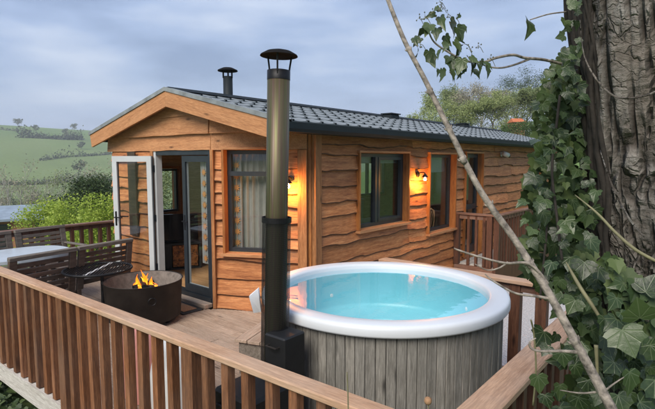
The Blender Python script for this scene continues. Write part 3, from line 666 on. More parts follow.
# flue on the roof, low vents at the ridge
FXp = (-6.28, 5.02)
m = MB(); m.lathe([(.075, 2.80), (.075, 3.33), (.068, 3.33)], 20, FXp); fl = m.build('flue', 'gutter', lodge, smooth=True)
m = MB(); m.lathe([(.16, 3.415), (.155, 3.43), (.08, 3.465), (.002, 3.475)], 20, FXp); m.lathe([(.16, 3.415), (.08, 3.435), (.002, 3.44)], 20, FXp)
for a in (.3, 2.4, 4.5): m.box(-.006, .006, -.012, .012, 3.30, 3.425, 0, Matrix.Translation((FXp[0]+.078*math.cos(a), FXp[1]+.078*math.sin(a), 0)))
m.build('cowl', 'matt_black', fl)
for yv in (8.9, 12.6):
    m = MB(); m.bbox(XA+.10, XA+.34, yv, yv+.34, 2.84, 2.985, .02); m.build('roof_vent', 'gutter', lodge)
    MB().box(XA+.08, XA+.36, yv-.02, yv+.36, 2.987, 3.008).build('roof_vent', 'gutter', lodge)

# ------------------------------------------------------------------ lamps on the walls
def wall_lamp(label, M, s_, z):
    P = M @ Vector((s_, -.04, z)); t = thing('wall_lamp', label, 'wall lamp', P, 'black wall lamps on the lodge'); MM = M @ Matrix.Translation((s_, 0, z))
    m = MB(); m.lathe([(.001, 0), (.05, 0), (.05, .018), (.03, .024), (.001, .024)], 20); m.build('back_plate', 'black_metal', t, MM @ Matrix.Translation((0, -.040, .02)) @ Matrix.Rotation(R_(90), 4, 'X'))
    MB().tube([(0, -.05, .02), (0, -.10, .05), (0, -.15, .055), (0, -.18, .04), (0, -.185, .015)], .010, 8).build('arm', 'black_metal', t, MM)
    MB().lathe([(.016, .030), (.022, .020), (.052, -.018), (.056, -.026), (.050, -.024), (.018, .014)], 20).build('lamp_shade', 'black_metal', t, MM @ Matrix.Translation((0, -.185, 0)), smooth=True)
    MB().lathe([(.001, -.012), (.010, -.018), (.011, -.032), (.022, -.052), (.024, -.064), (.018, -.080), (.001, -.088)], 14).build('bulb', 'bulb', t, MM @ Matrix.Translation((0, -.185, 0)), smooth=True)
    l = bpy.data.lights.new('lamp_light', 'POINT'); l.energy = 17; l.color = (1, .37, .05); l.shadow_soft_size = .03
    lo = bpy.data.objects.new('lamp_light', l); C.objects.link(lo); lo.location = MM @ Vector((0, -.185, -.125))
wall_lamp('lit black wall lamp glowing beside the stove flue on the angled bay wall', MF, 1.095, 1.735)
wall_lamp('lit black wall lamp between the two windows of the long wall', MS, sw(7.22), 1.74)
P = MS @ Vector((sw(11.05), -.03, 2.13)); t = thing('security_lamp', 'small pale grey security lamp under the eaves of the long wall', 'lamp', P)
MM = MS @ Matrix.Translation((sw(11.05), -.03, 2.13))
MB().bbox(-.04, .04, -.02, .0, -.05, .05, .005).build('bracket', 'cam_grey', t, MM)
MB().tube([(0, -.02, 0), (.0, -.06, 0), (.02, -.09, -.01)], .014, 8).build('arm', 'cam_grey', t, MM)
MB().tube([(-.09, -.10, .02), (.10, -.12, -.02)], [.05, .058], 14).build('housing', 'cam_grey', t, MM, smooth=True)
MB().tube([(.10, -.12, -.02), (.17, -.128, -.035)], [.045, .04], 14).build('head', 'black_metal', t, MM, smooth=True)

# ------------------------------------------------------------------ inside the lodge
t = thing('television', 'black flat television on the cabinet inside the lodge', 'television', (-7.62, 4.62, .6))
MT = frame((-7.66, 4.95, 0), (math.sin(R_(22))*1.0, -math.cos(R_(22))))
MT = Matrix.Translation((-7.45, 4.62, 0)) @ Matrix.Rotation(R_(62), 4, 'Z')
MB().bbox(-.48, .48, -.02, .02, .60, 1.06, .006).build('case', 'screen', t, MT)
MB().box(-.12, .12, -.09, .09, .575, .598).build('stand', 'black_metal', t, MT)
t = thing('television_cabinet', 'dark cabinet with a mottled orange panel under the television', 'cabinet', (-7.45, 4.62, .12))
m = MB()
for (x0, x1, z0, z1) in ((-.5, -.47, .14, .55), (.47, .5, .14, .55), (-.5, .5, .12, .145), (-.5, .5, .545, .572), (-.02, .01, .145, .545)): m.box(x0, x1, -.2, .2, z0, z1)
m.box(-.5, .5, .17, .2, .14, .55); m.box(-.468, -.022, -.195, -.18, .15, .54); m.build('carcass', 'cabinet', t, MT)
MB().bbox(.03, .45, -.17, -.15, .16, .53, .004).build('panel', 'copper_panel', t, MT)
# curtains
def curtain(name, label, M, s0, s1, z0, z1, yy, mat, folds, amp=.022, stars=False):
    m = MB(); n_ = folds*8
    r0 = [(s0+(s1-s0)*i/n_, yy+amp*math.sin(2*math.pi*folds*i/n_)+.006*math.sin(i*1.7)) for i in range(n_+1)]
    m.add([(a, b_, z) for z in (z0, z1) for a, b_ in r0], [(i, i+1, n_+2+i, n_+1+i) for i in range(n_)])
    t = thing(name, label, 'curtain', M @ Vector(((s0+s1)/2, yy, z0)))
    m.build('cloth', mat, t, M, smooth=True)
    if stars:
        k = int((z1-z0)/.15); c = (s0+s1)/2
        for i in range(k):
            m = MB(); zc = z0+.08+i*.15; ps = [(c+(.062 if j % 2 == 0 else .026)*math.sin(math.pi*j/8), yy-amp-.008, zc+(.062 if j % 2 == 0 else .026)*math.cos(math.pi*j/8)) for j in range(16)]
            m.add([(c, yy-amp-.008, zc)]+ps, [(0, 1+(j+1) % 16, 1+j) for j in range(16)]); m.build('star', 'star_print', t, M)
    return t
curtain('curtain', 'pale pleated curtain hanging behind the bay window', MF, .33, .95, .5, 2.2, .20, 'curtain', 7)
curtain('patterned_curtain', 'narrow curtain with orange stars at the left side of the bay window', MF, .20, .34, .5, 2.2, .16, 'sheer', 2, .006, True)
curtain('patterned_curtain', 'dark curtain with a column of orange stars behind the closed glass door', MFr, -5.67-XL, -5.49-XL, .55, 2.04, .075, 'sheer', 2, .006, True)
def blind(label, M, o, h):
    m = MB(); k = int(h/.03)
    t = thing('roller_blind', label, 'blind', M @ Vector(((o[0]+o[1])/2, .13, o[3]-h)))
    MB().bbox(o[0]+.02, o[1]-.02, .145, .152, o[3]-h, o[3], .001).build('cloth', 'blind', t, M); MB().tube([(o[0]+.02, .149, o[3]-h), (o[1]-.02, .149, o[3]-h)], .012, 6).build('batten', 'blind', t, M)
blind('pale blind pulled slightly down in the wider side window', MS, o[0] if False else side_open[0], .14)
blind('pale blind pulled a quarter down in the narrow side window', MS, side_open[1], .32)
# dining set
t = thing('dining_table', 'dark dining table inside the lodge behind the side windows', 'table', (-5.0, 7.6, .12))
MB().bbox(-5.45, -4.55, 6.9, 8.4, .83, .87, .01).build('table_top', 'inner_dark', t)
for x in (-5.38, -4.62):
    for y in (6.97, 8.33): MB().tube([(x, y, .12), (x, y, .83)], [.025, .035], 8).build('leg', 'inner_dark', t)
def dchair(x, y, rz, label):
    t = thing('dining_chair', label, 'chair', (x, y, .12), 'dining chairs inside the lodge', rz); M = Matrix.Translation((x, y, .12)) @ Matrix.Rotation(rz, 4, 'Z')
    MB().bbox(-.21, .21, -.2, .2, .43, .46, .01).build('seat', 'inner_wood', t, M)
    for a in (-.17, .17):
        for b_ in (-.16, .16): MB().tube([(a, b_, .43), (a*1.15, b_*1.15, 0)], [.018, .014], 6).build('leg', 'inner_wood', t, M)
    hoop = [(-.19, .18, .46), (-.2, .23, .75), (-.13, .26, .95), (0, .27, 1.0), (.13, .26, .95), (.2, .23, .75), (.19, .18, .46)]
    MB().tube(hoop, .013, 6).build('back_hoop', 'inner_wood', t, M)
    for a in (-.1, -.035, .035, .1): MB().tube([(a, .18, .46), (a*1.05, .258, .95)], .007, 5).build('spindle', 'inner_wood', t, M)
dchair(-4.42, 7.9, R_(-90), 'hoop-backed wooden chair seen low in the narrow side window')
dchair(-5.0, 6.62, R_(180), 'wooden chair at the near end of the dining table indoors')
t = thing('kitchen_unit', 'pale kitchen unit with worktop against the far inner wall of the lodge', 'cupboard', (-7.5, 8.85, .12))
MB().bbox(-7.88, -7.3, 7.5, 10.2, .12, .95, .01).build('carcass', 'blind', t); MB().bbox(-7.89, -7.27, 7.48, 10.22, .955, .99, .006).build('worktop', 'inner_wood', t)
MB().bbox(-7.89, -7.55, 7.6, 10.1, 1.55, 2.15, .01).build('wall_cupboard', 'blind', t)
MB().bbox(-7.6, -7.32, 8.6, 8.9, .992, 1.25, .02).build('kettle', 'cam_grey', t)

# ------------------------------------------------------------------ hot tub
TC = (-2.22, 3.39); TR = 1.02; TZ = .935
tub = thing('hot_tub', 'round hot tub clad in grey staves and filled with turquoise water', 'hot tub', (*TC, 0))
NS = 88; RS = .955; wst = 2*math.pi*RS/NS; stm = []
for v_ in range(3):
    m = MB(); m.bbox(-wst/2+.0015, wst/2-.0015, -.012, .022, .012, .852, .004); stm.append(m)
sme = [None]*3
for k in range(NS):
    a = 2*math.pi*k/NS; MM = Matrix.Translation((TC[0]+RS*math.cos(a), TC[1]+RS*math.sin(a), 0)) @ Matrix.Rotation(a+math.pi/2+random.uniform(-.012, .012), 4, 'Z') @ Matrix.Translation((0, -random.uniform(0, .004), 0))
    v_ = k % 3
    if sme[v_] is None: sme[v_] = stm[v_].build('stave', 'stave', tub, MM).data
    else: link('stave', sme[v_], tub, MM)
MB().lathe([(RS-.03, .02), (RS-.03, .845)], 88, TC).build('inner_wall', 'black_stove', tub)
# rolled rim
pr = [(.862, TZ-.10), (.862, TZ-.022), (.866, TZ-.010), (.876, TZ-.004), (.93, TZ), (.990, TZ-.002), (1.006, TZ-.006), (1.016, TZ-.016), (1.020, TZ-.032), (1.021, TZ-.070), (1.016, TZ-.082), (.975, TZ-.086)]
MB().lathe(pr[::-1], 128, TC).build('rim', 'tub_rim', tub, smooth=True)
pr = [(.861, TZ-.085), (.861, TZ-.12), (.858, TZ-.20), (.85, TZ-.40), (.835, TZ-.44), (.55, TZ-.46), (.53, TZ-.49), (.50, TZ-.84), (.46, TZ-.88), (.001, TZ-.885)]
MB().lathe(pr[::-1], 96, TC).build('shell', 'tub_shell', tub, smooth=True)
m = MB(); k = 96; m.v = [(TC[0]+.863*math.cos(2*math.pi*j/k), TC[1]+.863*math.sin(2*math.pi*j/k), TZ-.050) for j in range(k)]; m.f = [tuple(range(k))]; m.mi = [0]; m.build('water', 'water', tub)
for a, zz_ in ((R_(60), .30), (R_(160), .3), (R_(285), .3), (R_(330), .3)):
    MB().lathe([(.001, 0), (.028, 0), (.028, .012), (.012, .016), (.001, .016)], 16).build('jet', 'white_plastic', tub, Matrix.Translation((TC[0]+.868*math.cos(a), TC[1]+.868*math.sin(a), TZ-zz_)) @ Matrix.Rotation(a, 4, 'Z') @ Matrix.Rotation(R_(-90), 4, 'Y'), smooth=True)
m = MB(); m.lathe([(.001, .004), (.035, .004), (.04, 0)], 16); m.build('drain', 'white_plastic', tub, Matrix.Translation((TC[0]+.35, TC[1]-.2, TZ-.885)))
# stove with flue and guard
SX, SY = -2.35, 2.22
stv = thing('tub_stove', 'black wood stove with tall steel flue standing beside the hot tub', 'stove', (SX, SY-.1, 0))
MB().bbox(-2.46, -2.10, 1.80, 2.30, .06, .56, .02).build('firebox', 'black_stove', stv)
for x in (-2.42, -2.14):
    for y in (1.84, 2.26): MB().box(x-.02, x+.02, y-.02, y+.02, .003, .06).build('foot', 'black_metal', stv)
m = MB(); m.bbox(-2.40, -2.16, 1.775, 1.798, .18, .48, .006); dr = m.build('stove_door', 'black_metal', stv)
MB().tube([(-2.20, 1.77, .28), (-2.20, 1.74, .29), (-2.20, 1.74, .39), (-2.20, 1.77, .40)], .008, 6).build('handle', 'cam_grey', dr)
MB().bbox(-2.30, -2.115, 2.10, 2.30, .55, .865, .01).build('water_jacket', 'black_stove', stv)
MB().tube([(-2.25, 2.10, .80), (-2.25, 2.07, .80), (-2.16, 2.07, .80), (-2.16, 2.10, .80)], .006, 6).build('handle', 'rust_steel', stv)
MB().tube([(-2.3, 2.30, .25), (-2.3, 2.46, .25)], .035, 10).build('pipe', 'black_metal', stv)
Mt = Matrix.Translation((SX, SY, 0)) @ Matrix.Rotation(R_(1.35), 4, Vector(RR).cross(ZZ)*-1)
fl = MB().lathe([(.073, .55), (.073, 1.60), (.074, 1.605), (.074, 2.57), (.066, 2.57)], 32).build('flue', 'flue_steel', stv, Mt, smooth=True)
MB().lathe([(.0755, 2.52), (.0755, 2.58), (.069, 2.582)], 32).build('collar', 'black_metal', fl, Mt, smooth=True)
m = MB(); m.lathe([(.123, 2.672), (.119, 2.680), (.08, 2.702), (.03, 2.714), (.001, 2.716)], 32); m.lathe([(.123, 2.672), (.06, 2.682), (.001, 2.685)], 32); m.build('cowl', 'matt_black', fl, Mt, smooth=True)
m = MB()
for a in (1.2, 3.3, 5.4): m.tube([(.070*math.cos(a), .070*math.sin(a), 2.55), (.080*math.cos(a), .080*math.sin(a), 2.62), (.092*math.cos(a), .092*math.sin(a), 2.69)], .006, 6)
m.build('cowl_strut', 'black_metal', fl, Mt)
# guard with UVs for the perforation
k = 48; m = MB(); m.lathe([(.096, .57), (.096, 1.60)], k); g = m.build('guard', 'guard_mesh', stv, Mt, smooth=True)
uv = g.data.uv_layers.new(name='UVMap'); d = []
for j in range(k): d += [j/k, 0, (j+1)/k, 0, (j+1)/k, 1, j/k, 1]
uv.data.foreach_set('uv', d)
MB().lathe([(.094, 1.585), (.100, 1.585), (.100, 1.62), (.094, 1.62)], 40, closed=True).build('guard_band', 'black_metal', stv, Mt, smooth=False)
# step box and the white scoop beside the tub
t = thing('tub_step', 'weathered wooden step box left of the hot tub behind the flue', 'step', (-3.36, 3.12, 0))
MM = Matrix.Translation((-3.36, 3.12, 0)) @ Matrix.Rotation(R_(-71), 4, 'Z')
MB().box(-.26, .26, -.17, .17, .004, .31).build('box', 'grey_wood', t, MM)
for k in range(3): MB().bbox(-.29, .29, -.2+k*.135, -.2+k*.135+.128, .314, .345, .004).build('tread_board', 'deck_wood', t, MM)
t = thing('scoop', 'small white plastic spout at the left edge of the hot tub', 'spout', dep(255, 312, 4.0))
m = MB(); P0, P1, P2, P3 = dep(249, 296.5, 3.95), dep(258, 289, 4.02), dep(261, 312, 4.02), dep(253.5, 313, 3.95); bk = F0*.06
m.add([P0, P1, P2, P3, P0+bk, P1+bk, P2+bk, P3+bk], [(0, 1, 2, 3), (7, 6, 5, 4), (0, 4, 5, 1), (1, 5, 6, 2), (2, 6, 7, 3), (3, 7, 4, 0)]); m.build('body', 'white_plastic', t)

# ------------------------------------------------------------------ fire pit
PC = Vector((-5.54, 3.05, 0)); pit = thing('fire_pit', 'round black steel fire pit with a swing grill beside the chairs', 'fire pit', PC)
MB().lathe([(.001, .05), (.40, .05), (.436, .07), (.462, .515), (.470, .52), (.474, .526), (.466, .528), (.455, .52)], 56, PC[:2]).build('bowl', 'rust_steel', pit, smooth=True)
MB().lathe([(.455, .521), (.42, .44), (.39, .36), (.30, .30), (.001, .28)], 56, PC[:2]).build('lining', 'ash', pit, smooth=True)
MB().lathe([(.36, .335), (.2, .375), (.001, .395)][::-1], 40, PC[:2]).build('ash_bed', 'ash', pit, smooth=True)
for a in (.4, 2.5, 4.6): MB().tube([(PC.x+.33*math.cos(a), PC.y+.33*math.sin(a), .003), (PC.x+.33*math.cos(a), PC.y+.33*math.sin(a), .07)], .03, 8).build('foot', 'black_metal', pit)
a0 = R_(-62)
for a in (R_(-18), R_(162)):
    hp = Vector((PC.x+.452*math.cos(a), PC.y+.452*math.sin(a), .37)); od = Vector((math.cos(a), math.sin(a), 0)); td = Vector((-math.sin(a), math.cos(a), 0))
    MB().tube([hp+od*(.014+.005*math.cos(q))+td*.045*math.sin(q)+ZZ*(.045*math.cos(q)-.02) for q in np.linspace(0, 2*math.pi, 17)], .006, 6).build('ring_handle', 'black_metal', pit)
pa = R_(232); pp_ = Vector((PC.x+.475*math.cos(pa), PC.y+.475*math.sin(pa), 0)); pp_.z = 0
GC = Vector((-5.90, 2.66, .665))
MB().tube([pp_+ZZ*.05, pp_+ZZ*.63], .022, 10).build('grill_post', 'black_metal', pit)
MB().tube([pp_+ZZ*.60, pp_+ZZ*.64, (pp_+ZZ*.64).lerp(GC, .5), GC], .012, 8).build('grill_arm', 'black_metal', pit)
m = MB(); m.tube([(.385*math.cos(q), .385*math.sin(q), 0) for q in np.linspace(0, 2*math.pi, 41)], .015, 8, cap=False)
gr = m.build('grill', 'black_metal', pit, Matrix.Translation(GC), smooth=True)
for k in range(25):
    x = -.37+k*.74/24; hl = math.sqrt(max(.001, .385**2-x*x)); MB().tube([(x, -hl, 0), (x, hl, 0)], .0075, 5).build('grill_bar', 'black_metal', gr, Matrix.Translation(GC) @ Matrix.Rotation(R_(50), 4, 'Z'))
MB().box(-.38, .38, -.02, .02, -.012, .004).build('grill_strap', 'cam_grey', gr, Matrix.Translation(GC) @ Matrix.Rotation(R_(-50), 4, 'Z'))
fire = thing('fire', 'small orange fire burning in the steel fire pit', 'fire', PC+ZZ*.33)
for k, (a, L_) in enumerate(((.3, .30), (1.5, .26), (2.7, .28))):
    d = Vector((math.cos(a), math.sin(a), 0)); MB().tube([PC-d*L_/2+ZZ*(.415+.02*k), PC+d*L_/2+ZZ*(.435+.03*k)], [.035, .03], 8).build('log', 'black_stove', fire)
def flame(p, h, r, mat, sd_):
    n_ = 10; pts = []; rr_ = []
    for i in range(n_):
        q = i/(n_-1); pts.append(p+Vector((.03*math.sin(q*4+sd_)*q, .03*math.cos(q*3+sd_*2)*q, h*q))); rr_.append(max(.002, r*(math.sin(math.pi*min(1, q*.9+.12))**.9)*(1-q)**.55))
    return MB().tube(pts, rr_, 8).build('flame', mat, fire, smooth=True)
for k, (dx, dy, h, r) in enumerate(((.02, 0, .32, .05), (-.07, -.03, .22, .042), (.08, .05, .19, .045), (.03, -.07, .15, .04), (-.02, .06, .24, .04), (-.11, -.06, .13, .03), (.13, .08, .11, .03))):
    p = PC+Vector((dx, dy, .41)); h *= .74; r *= .8; flame(p, h, r, 'flame_edge', k); flame(p, h*.62, r*1.02, 'flame_hot', k)

# ------------------------------------------------------------------ table and chairs
t = thing('garden_table', 'pale topped garden table among the wooden chairs', 'table', (-7.30, 2.30, 0))
k = 48; pts = [(-7.30+.50*math.copysign(abs(math.cos(q))**.75, math.cos(q)), 2.25+.62*math.copysign(abs(math.sin(q))**.75, math.sin(q))) for q in np.linspace(0, 2*math.pi, k, endpoint=False)]
m = MB(); m.add([(x, y, z) for z in (.705, .745) for x, y in pts], [tuple(range(k, 2*k)), tuple(range(k-1, -1, -1))]+[(j, (j+1) % k, k+(j+1) % k, k+j) for j in range(k)]); m.build('table_top', 'table_top', t)
for x in (-7.62, -6.98):
    for y in (1.85, 2.65): MB().bbox(x-.03, x+.03, y-.03, y+.03, .003, .703, .004).build('leg', 'teak', t)
MB().box(-7.6, -7.0, 1.83, 1.87, .62, .70).box(-7.6, -7.0, 2.63, 2.67, .62, .70).build('apron', 'teak', t)
CHW = .78
def chair(label, P, rz, mat, zt=.88):     # local: faces -y, back at +y
    t = thing('garden_chair', label, 'chair', P, 'slatted garden chairs', rz); M = Matrix.Translation(P) @ Matrix.Rotation(rz, 4, 'Z'); h = CHW/2
    for s_ in (-1, 1):
        MB().bbox(s_*h-.032 if s_ > 0 else -h-.0, s_*h if s_ > 0 else -h+.032, -.28, -.22, .003, .62, .004).build('leg', mat, t, M)
        Mb = M @ Matrix.Translation((0, .23, .38)) @ Matrix.Rotation(R_(-9), 4, 'X')
        MB().bbox(h-.085 if s_ > 0 else -h, h if s_ > 0 else -h+.085, -.02, .022, -.02, zt-.38, .004).build('back_post', mat, t, Mb)
        MB().bbox(h-.05 if s_ > 0 else -h, h if s_ > 0 else -h+.05, .20, .26, .003, .36, .004).build('leg', mat, t, M)
        MB().bbox(h-.06 if s_ > 0 else -h-.01, h+.01 if s_ > 0 else -h+.06, -.30, .26, .622, .645, .004).build('armrest', mat, t, M)
    MB().bbox(-h-.004, h+.004, -.026, .028, zt-.38+.001, zt-.38+.05, .006).build('top_rail', mat if mat != 'teak' else 'teak_grey', t, Mb)
    for k in range(6): MB().bbox(-h+.087, h-.087, -.010, .012, .045+k*.072, .045+k*.072+.052, .003).build('back_slat', mat, t, Mb)
    for k in range(6): MB().bbox(-h+.03, h-.03, -.27+k*.082, -.27+k*.082+.066, .40, .42, .003).build('seat_slat', mat, t, M)
    MB().box(-h+.034, h-.034, -.26, -.235, .33, .398).build('seat_rail', mat, t, M)
    return t
chair('slatted chair nearest the front railing, its back to the camera', (-6.44, 2.10, 0), R_(-81), 'teak')
chair('slatted chair behind the fire pit grill, its back to the camera', (-6.57, 2.90, 0), R_(-81), 'teak')
chair('grey slatted chair beyond the table, facing the camera before the dark railing', (-8.16, 2.98, 0), R_(99), 'teak_grey')
chair('grey slatted chair beyond the table, cut by the left edge of the picture', (-8.02, 2.15, 0), R_(99), 'teak_grey')
t = thing('doormat', 'brown doormat with a black rubber border before the glass doors', 'doormat', (-5.85, 3.66, .003)); MM = Matrix.Translation((-5.76, 3.63, .002)) @ Matrix.Rotation(R_(-2), 4, 'Z')
MB().bbox(-.44, .44, -.155, .155, .001, .012, .003).build('border', 'rubber', t, MM); MB().box(-.36, .36, -.10, .10, .013, .019).build('pile', 'coir', t, MM)
# pale sack behind the railing
t = thing('sack', 'pale pink and white sack standing behind the front railing', 'sack', (-3.55, 1.98, 0))
def sack(M, w_, d_, h, mat, nm):
    m = MB(); n_ = 20; k = 9; vs = []
    for i in range(k):
        q = i/(k-1); s_ = (1-.35*q**4)*(1-.12*(1-q)**6)
        for j in range(n_):
            a = 2*math.pi*j/n_; x = math.copysign(abs(math.cos(a))**.6, math.cos(a)); y = math.copysign(abs(math.sin(a))**.6, math.sin(a)); b_ = 1+.06*noise.noise(Vector((x*2, y*2, q*5)))
            vs.append((x*w_/2*s_*b_, y*d_/2*s_*b_*(1-.5*q**5), h*q+.003))
    m.add(vs, [(i*n_+j, i*n_+(j+1) % n_, (i+1)*n_+(j+1) % n_, (i+1)*n_+j) for i in range(k-1) for j in range(n_)]+[tuple((k-1)*n_+j for j in range(n_))]); return m.build(nm, mat, t, M, smooth=True)
sack(Matrix.Translation((-3.78, 2.02, 0)), .5, .3, .60, 'sack_pink', 'bag'); sack(Matrix.Translation((-3.22, 2.0, 0)), .42, .28, .62, 'sack_white', 'bag')

# ------------------------------------------------------------------ vegetation helpers
def grow(P, d, L_, r, lev, out, tips, rnd_, spread=.55, up=.25, ratio=.68, nb=3):
    k = 4; pts = [P]; rr_ = [r]; dd = d.copy()
    for i in range(k):
        dd = (dd+Vector((rnd_.gauss(0, .12), rnd_.gauss(0, .12), rnd_.gauss(0, .08)+up*.12))).normalized(); pts.append(pts[-1]+dd*L_/k); rr_.append(r*(1-.55*(i+1)/k))
    out.append((pts, rr_))
    tips.append((pts[-1], lev)); tips.append((pts[2], lev))
    if lev == 0: return
    for b_ in range(nb+(1 if lev > 1 else 0)):
        q = rnd_.uniform(.35, 1.0); i = min(k-1, int(q*k)); p = pts[i].lerp(pts[i+1], q*k-i)
        a = rnd_.uniform(0, 6.28); sv = Vector((math.cos(a), math.sin(a), 0)); nd = (dd*(1-spread*.5)+sv*spread+ZZ*up*.5).normalized()
        grow(p, nd, L_*ratio*rnd_.uniform(.7, 1.1), rr_[i]*.55, lev-1, out, tips, rnd_, spread, up, ratio, nb)
def tree(name, label, x, y, h, wd, nleaf, lsz, lm, bm, seed, levels=3, droop=.1, clump=.5, group=None, base=None, fill=.45, cat='tree', th=None, low=.25, spread=.6):
    rnd_ = random.Random(seed); z = gh(x, y)-.1 if base is None else base; P = Vector((x, y, z))
    t = thing(name, label, cat, P, group); out, tips = [], []
    grow(P, Vector((rnd_.gauss(0, .04), rnd_.gauss(0, .04), 1)), h*.5, th or h*.022, levels, out, tips, rnd_, spread=spread, up=.35, ratio=.66)
    # scale the skeleton to the wanted height and width
    A = np.array([p for pts, _ in out for p in pts]); top = A[:, 2].max()-z; rad = max(.1, np.percentile(np.hypot(A[:, 0]-x, A[:, 1]-y), 96)); sz, sx = h*.94/top, wd*.46/rad
    f = lambda p: Vector((x+(p.x-x)*sx, y+(p.y-y)*sx, z+(p.z-z)*sz))
    m = MB()
    for pts, rr_ in out: m.tube([f(p) for p in pts], [max(q, h*.0010) for q in rr_], 5 if rr_[0] > h*.01 else 3, cap=False)
    m.build('trunk', bm, t, smooth=True)
    if nleaf:
        T_ = np.array([tuple(f(p)) for p, lv in tips if p.z > z+(top*low)]); W_ = np.array([1.0 if lv == 0 else .6 for p, lv in tips if p.z > z+top*low])
        idx = rng.choice(len(T_), nleaf, p=W_/W_.sum()); cl = np.clip(rng.normal(size=(nleaf, 3)), -1.5, 1.5)*np.array([clump, clump, clump*.8])*h*.06
        Q = T_[idx]+cl
        if fill:      # clumps through the body of the crown
            nc_ = 46; cc = rng.normal(size=(nc_, 3)); cc /= np.linalg.norm(cc, axis=1)[:, None]; cc *= (rng.uniform(.25, 1, nc_)**.5)[:, None]
            cc = cc*np.array([wd*.44, wd*.44, h*(.5-low*.5)*.92])+np.array([x, y, z+h*(.52+low*.4)]); nf = int(nleaf*fill)
            Q[:nf] = cc[rng.integers(0, nc_, nf)]+np.clip(rng.normal(size=(nf, 3)), -1.6, 1.6)*np.array([wd*.075, wd*.075, h*.05])
        quads_mesh('crown', leaf_quads(Q, np.full(nleaf, lsz), .6, .3, droop), lm, t)
    return t
def at(x, t): p = dep(x, HOR, t); return p.x, p.y

# ------------------------------------------------------------------ trees behind the lodge (right)
TG = 'spring trees on the rise behind the lodge'
spec = [ # px, depth, top px y, width m, leaf mat, bark, nleaf, label
 (424, 46, 104, 4.6, 'leaf_willow', 'bark_far', 5200, 'lowest pale green tree at the left end of the row above the roof'),
 (441, 50, 88, 5.2, 'leaf_willow', 'bark_far', 7000, 'yellow-green tree second from the left end of the row above the roof'),
 (457, 56, 84, 4.2, 'leaf_olive', 'bark_far', 5200, 'slim olive tree left of the bare grey trees above the roof'),
 (468, 52, 82, 3.2, 'leaf_bud', 'bark_pale', 2200, 'bare grey tree with fine twigs left of centre in the row above the roof'),
 (480, 58, 79, 3.6, 'leaf_bud', 'bark_pale', 2400, 'taller bare grey tree in the middle of the row above the roof'),
 (489, 49, 88, 5.4, 'leaf_willow', 'bark_far', 7600, 'broad yellow-green tree in the middle of the row above the roof'),
 (508, 54, 86, 4.2, 'leaf_bud', 'bark_pale', 2600, 'bare twiggy tree right of the broad yellow-green tree'),
 (517, 72, 69, 6.4, 'leaf_dark', 'bark_far', 6500, 'tall dark tree rising behind the others next to the ivy'),
 (527, 50, 86, 5.6, 'leaf_olive', 'bark_far', 7600, 'olive green tree just left of the hanging ivy'),
 (547, 52, 80, 6.2, 'leaf_willow', 'bark_far', 7600, 'yellow-green tree partly hidden by the hanging ivy'),
 (572, 52, 74, 6.2, 'leaf_olive', 'bark_far', 5000, 'green tree hidden behind the ivy and the great trunk')]
for k, (px, tt, py, wd, lm, bm, nl, lab) in enumerate(spec):
    x, y = at(px, tt); z = gh(x, y); h = 2+(HOR-py)/FPX*tt-z
    tree('tree', lab, x, y, h, wd*1.3, int(nl*2.1), .15, lm, bm, 40+k, 4 if 'bare' in lab else 3, .15, .50, TG, low=.04, fill=.8 if 'tall dark' in lab else .30)
# tips of bare trees just above the ridge
for k, (px, tt, py, wd, lab) in enumerate(((262, 30, 94, 3.0, 'bare twiggy tree top showing left of the tall flue'), (294, 30, 99, 3.4, 'bare twiggy tree top above the roof right of the tall flue'), (305, 33, 101, 3.0, 'second bare tree top above the roof right of the tall flue'), (352, 34, 104, 3.4, 'bare tree top above the middle of the roof ridge'))):
    x, y = at(px, tt); z = gh(x, y); h = 2+(HOR-py)/FPX*tt-z
    tree('bare_tree', lab, x, y, h, wd, 500, .10, 'leaf_bud', 'bark_pale', 80+k, 4, 0, .4, 'bare tree tops above the roof', low=.5, fill=0)
# hedges
def hedge(label, P, Q, w_, h, nq, lsz, mat, seed, name='hedge'):
    r = np.random.default_rng(seed); P = Vector(P); Q = Vector(Q); L_ = (Q-P).length; d = (Q-P).normalized(); sv = Vector((-d.y, d.x, 0)); t = thing(name, label, 'hedge', P.lerp(Q, .5))
    s_ = r.uniform(0, L_, nq); a = r.uniform(-.2, math.pi+.2, nq); hh = np.array([h*(.86+.20*noise.noise(Vector((float(q)*.5, seed, 0)))) for q in s_]); rr_ = r.uniform(.72, 1.0, nq)
    pts = np.zeros((nq, 3)); z0 = np.array([P.z+(Q.z-P.z)*float(q)/L_ for q in s_])
    pts[:, 0] = P.x+d.x*s_+sv.x*np.cos(a)*w_/2*rr_; pts[:, 1] = P.y+d.y*s_+sv.y*np.cos(a)*w_/2*rr_; pts[:, 2] = z0+np.abs(np.sin(a))**.6*hh*rr_
    quads_mesh('foliage', leaf_quads(pts, np.full(nq, lsz), .7), mat, t)
    m = MB()
    for k in range(max(2, int(L_/1.2))):
        q = P.lerp(Q, (k+.5)/max(2, int(L_/1.2))); m.tube([q-ZZ*.2, q+ZZ*h*.5], [.05, .03], 5)
    m.build('stem', 'bark_far', t)
def gp(px, t): x, y = at(px, t); return (x, y, gh(x, y)-.1)
hedge('clipped green hedge above the far end of the roof next to the ivy', gp(500, 41), gp(566, 40), 1.6, 2.3, 15000, .10, 'leaf_hedge', 3)
hedge('lower clipped hedge above the middle of the roof', gp(452, 43), gp(503, 42), 1.4, 1.65, 9000, .10, 'leaf_hedge', 9)
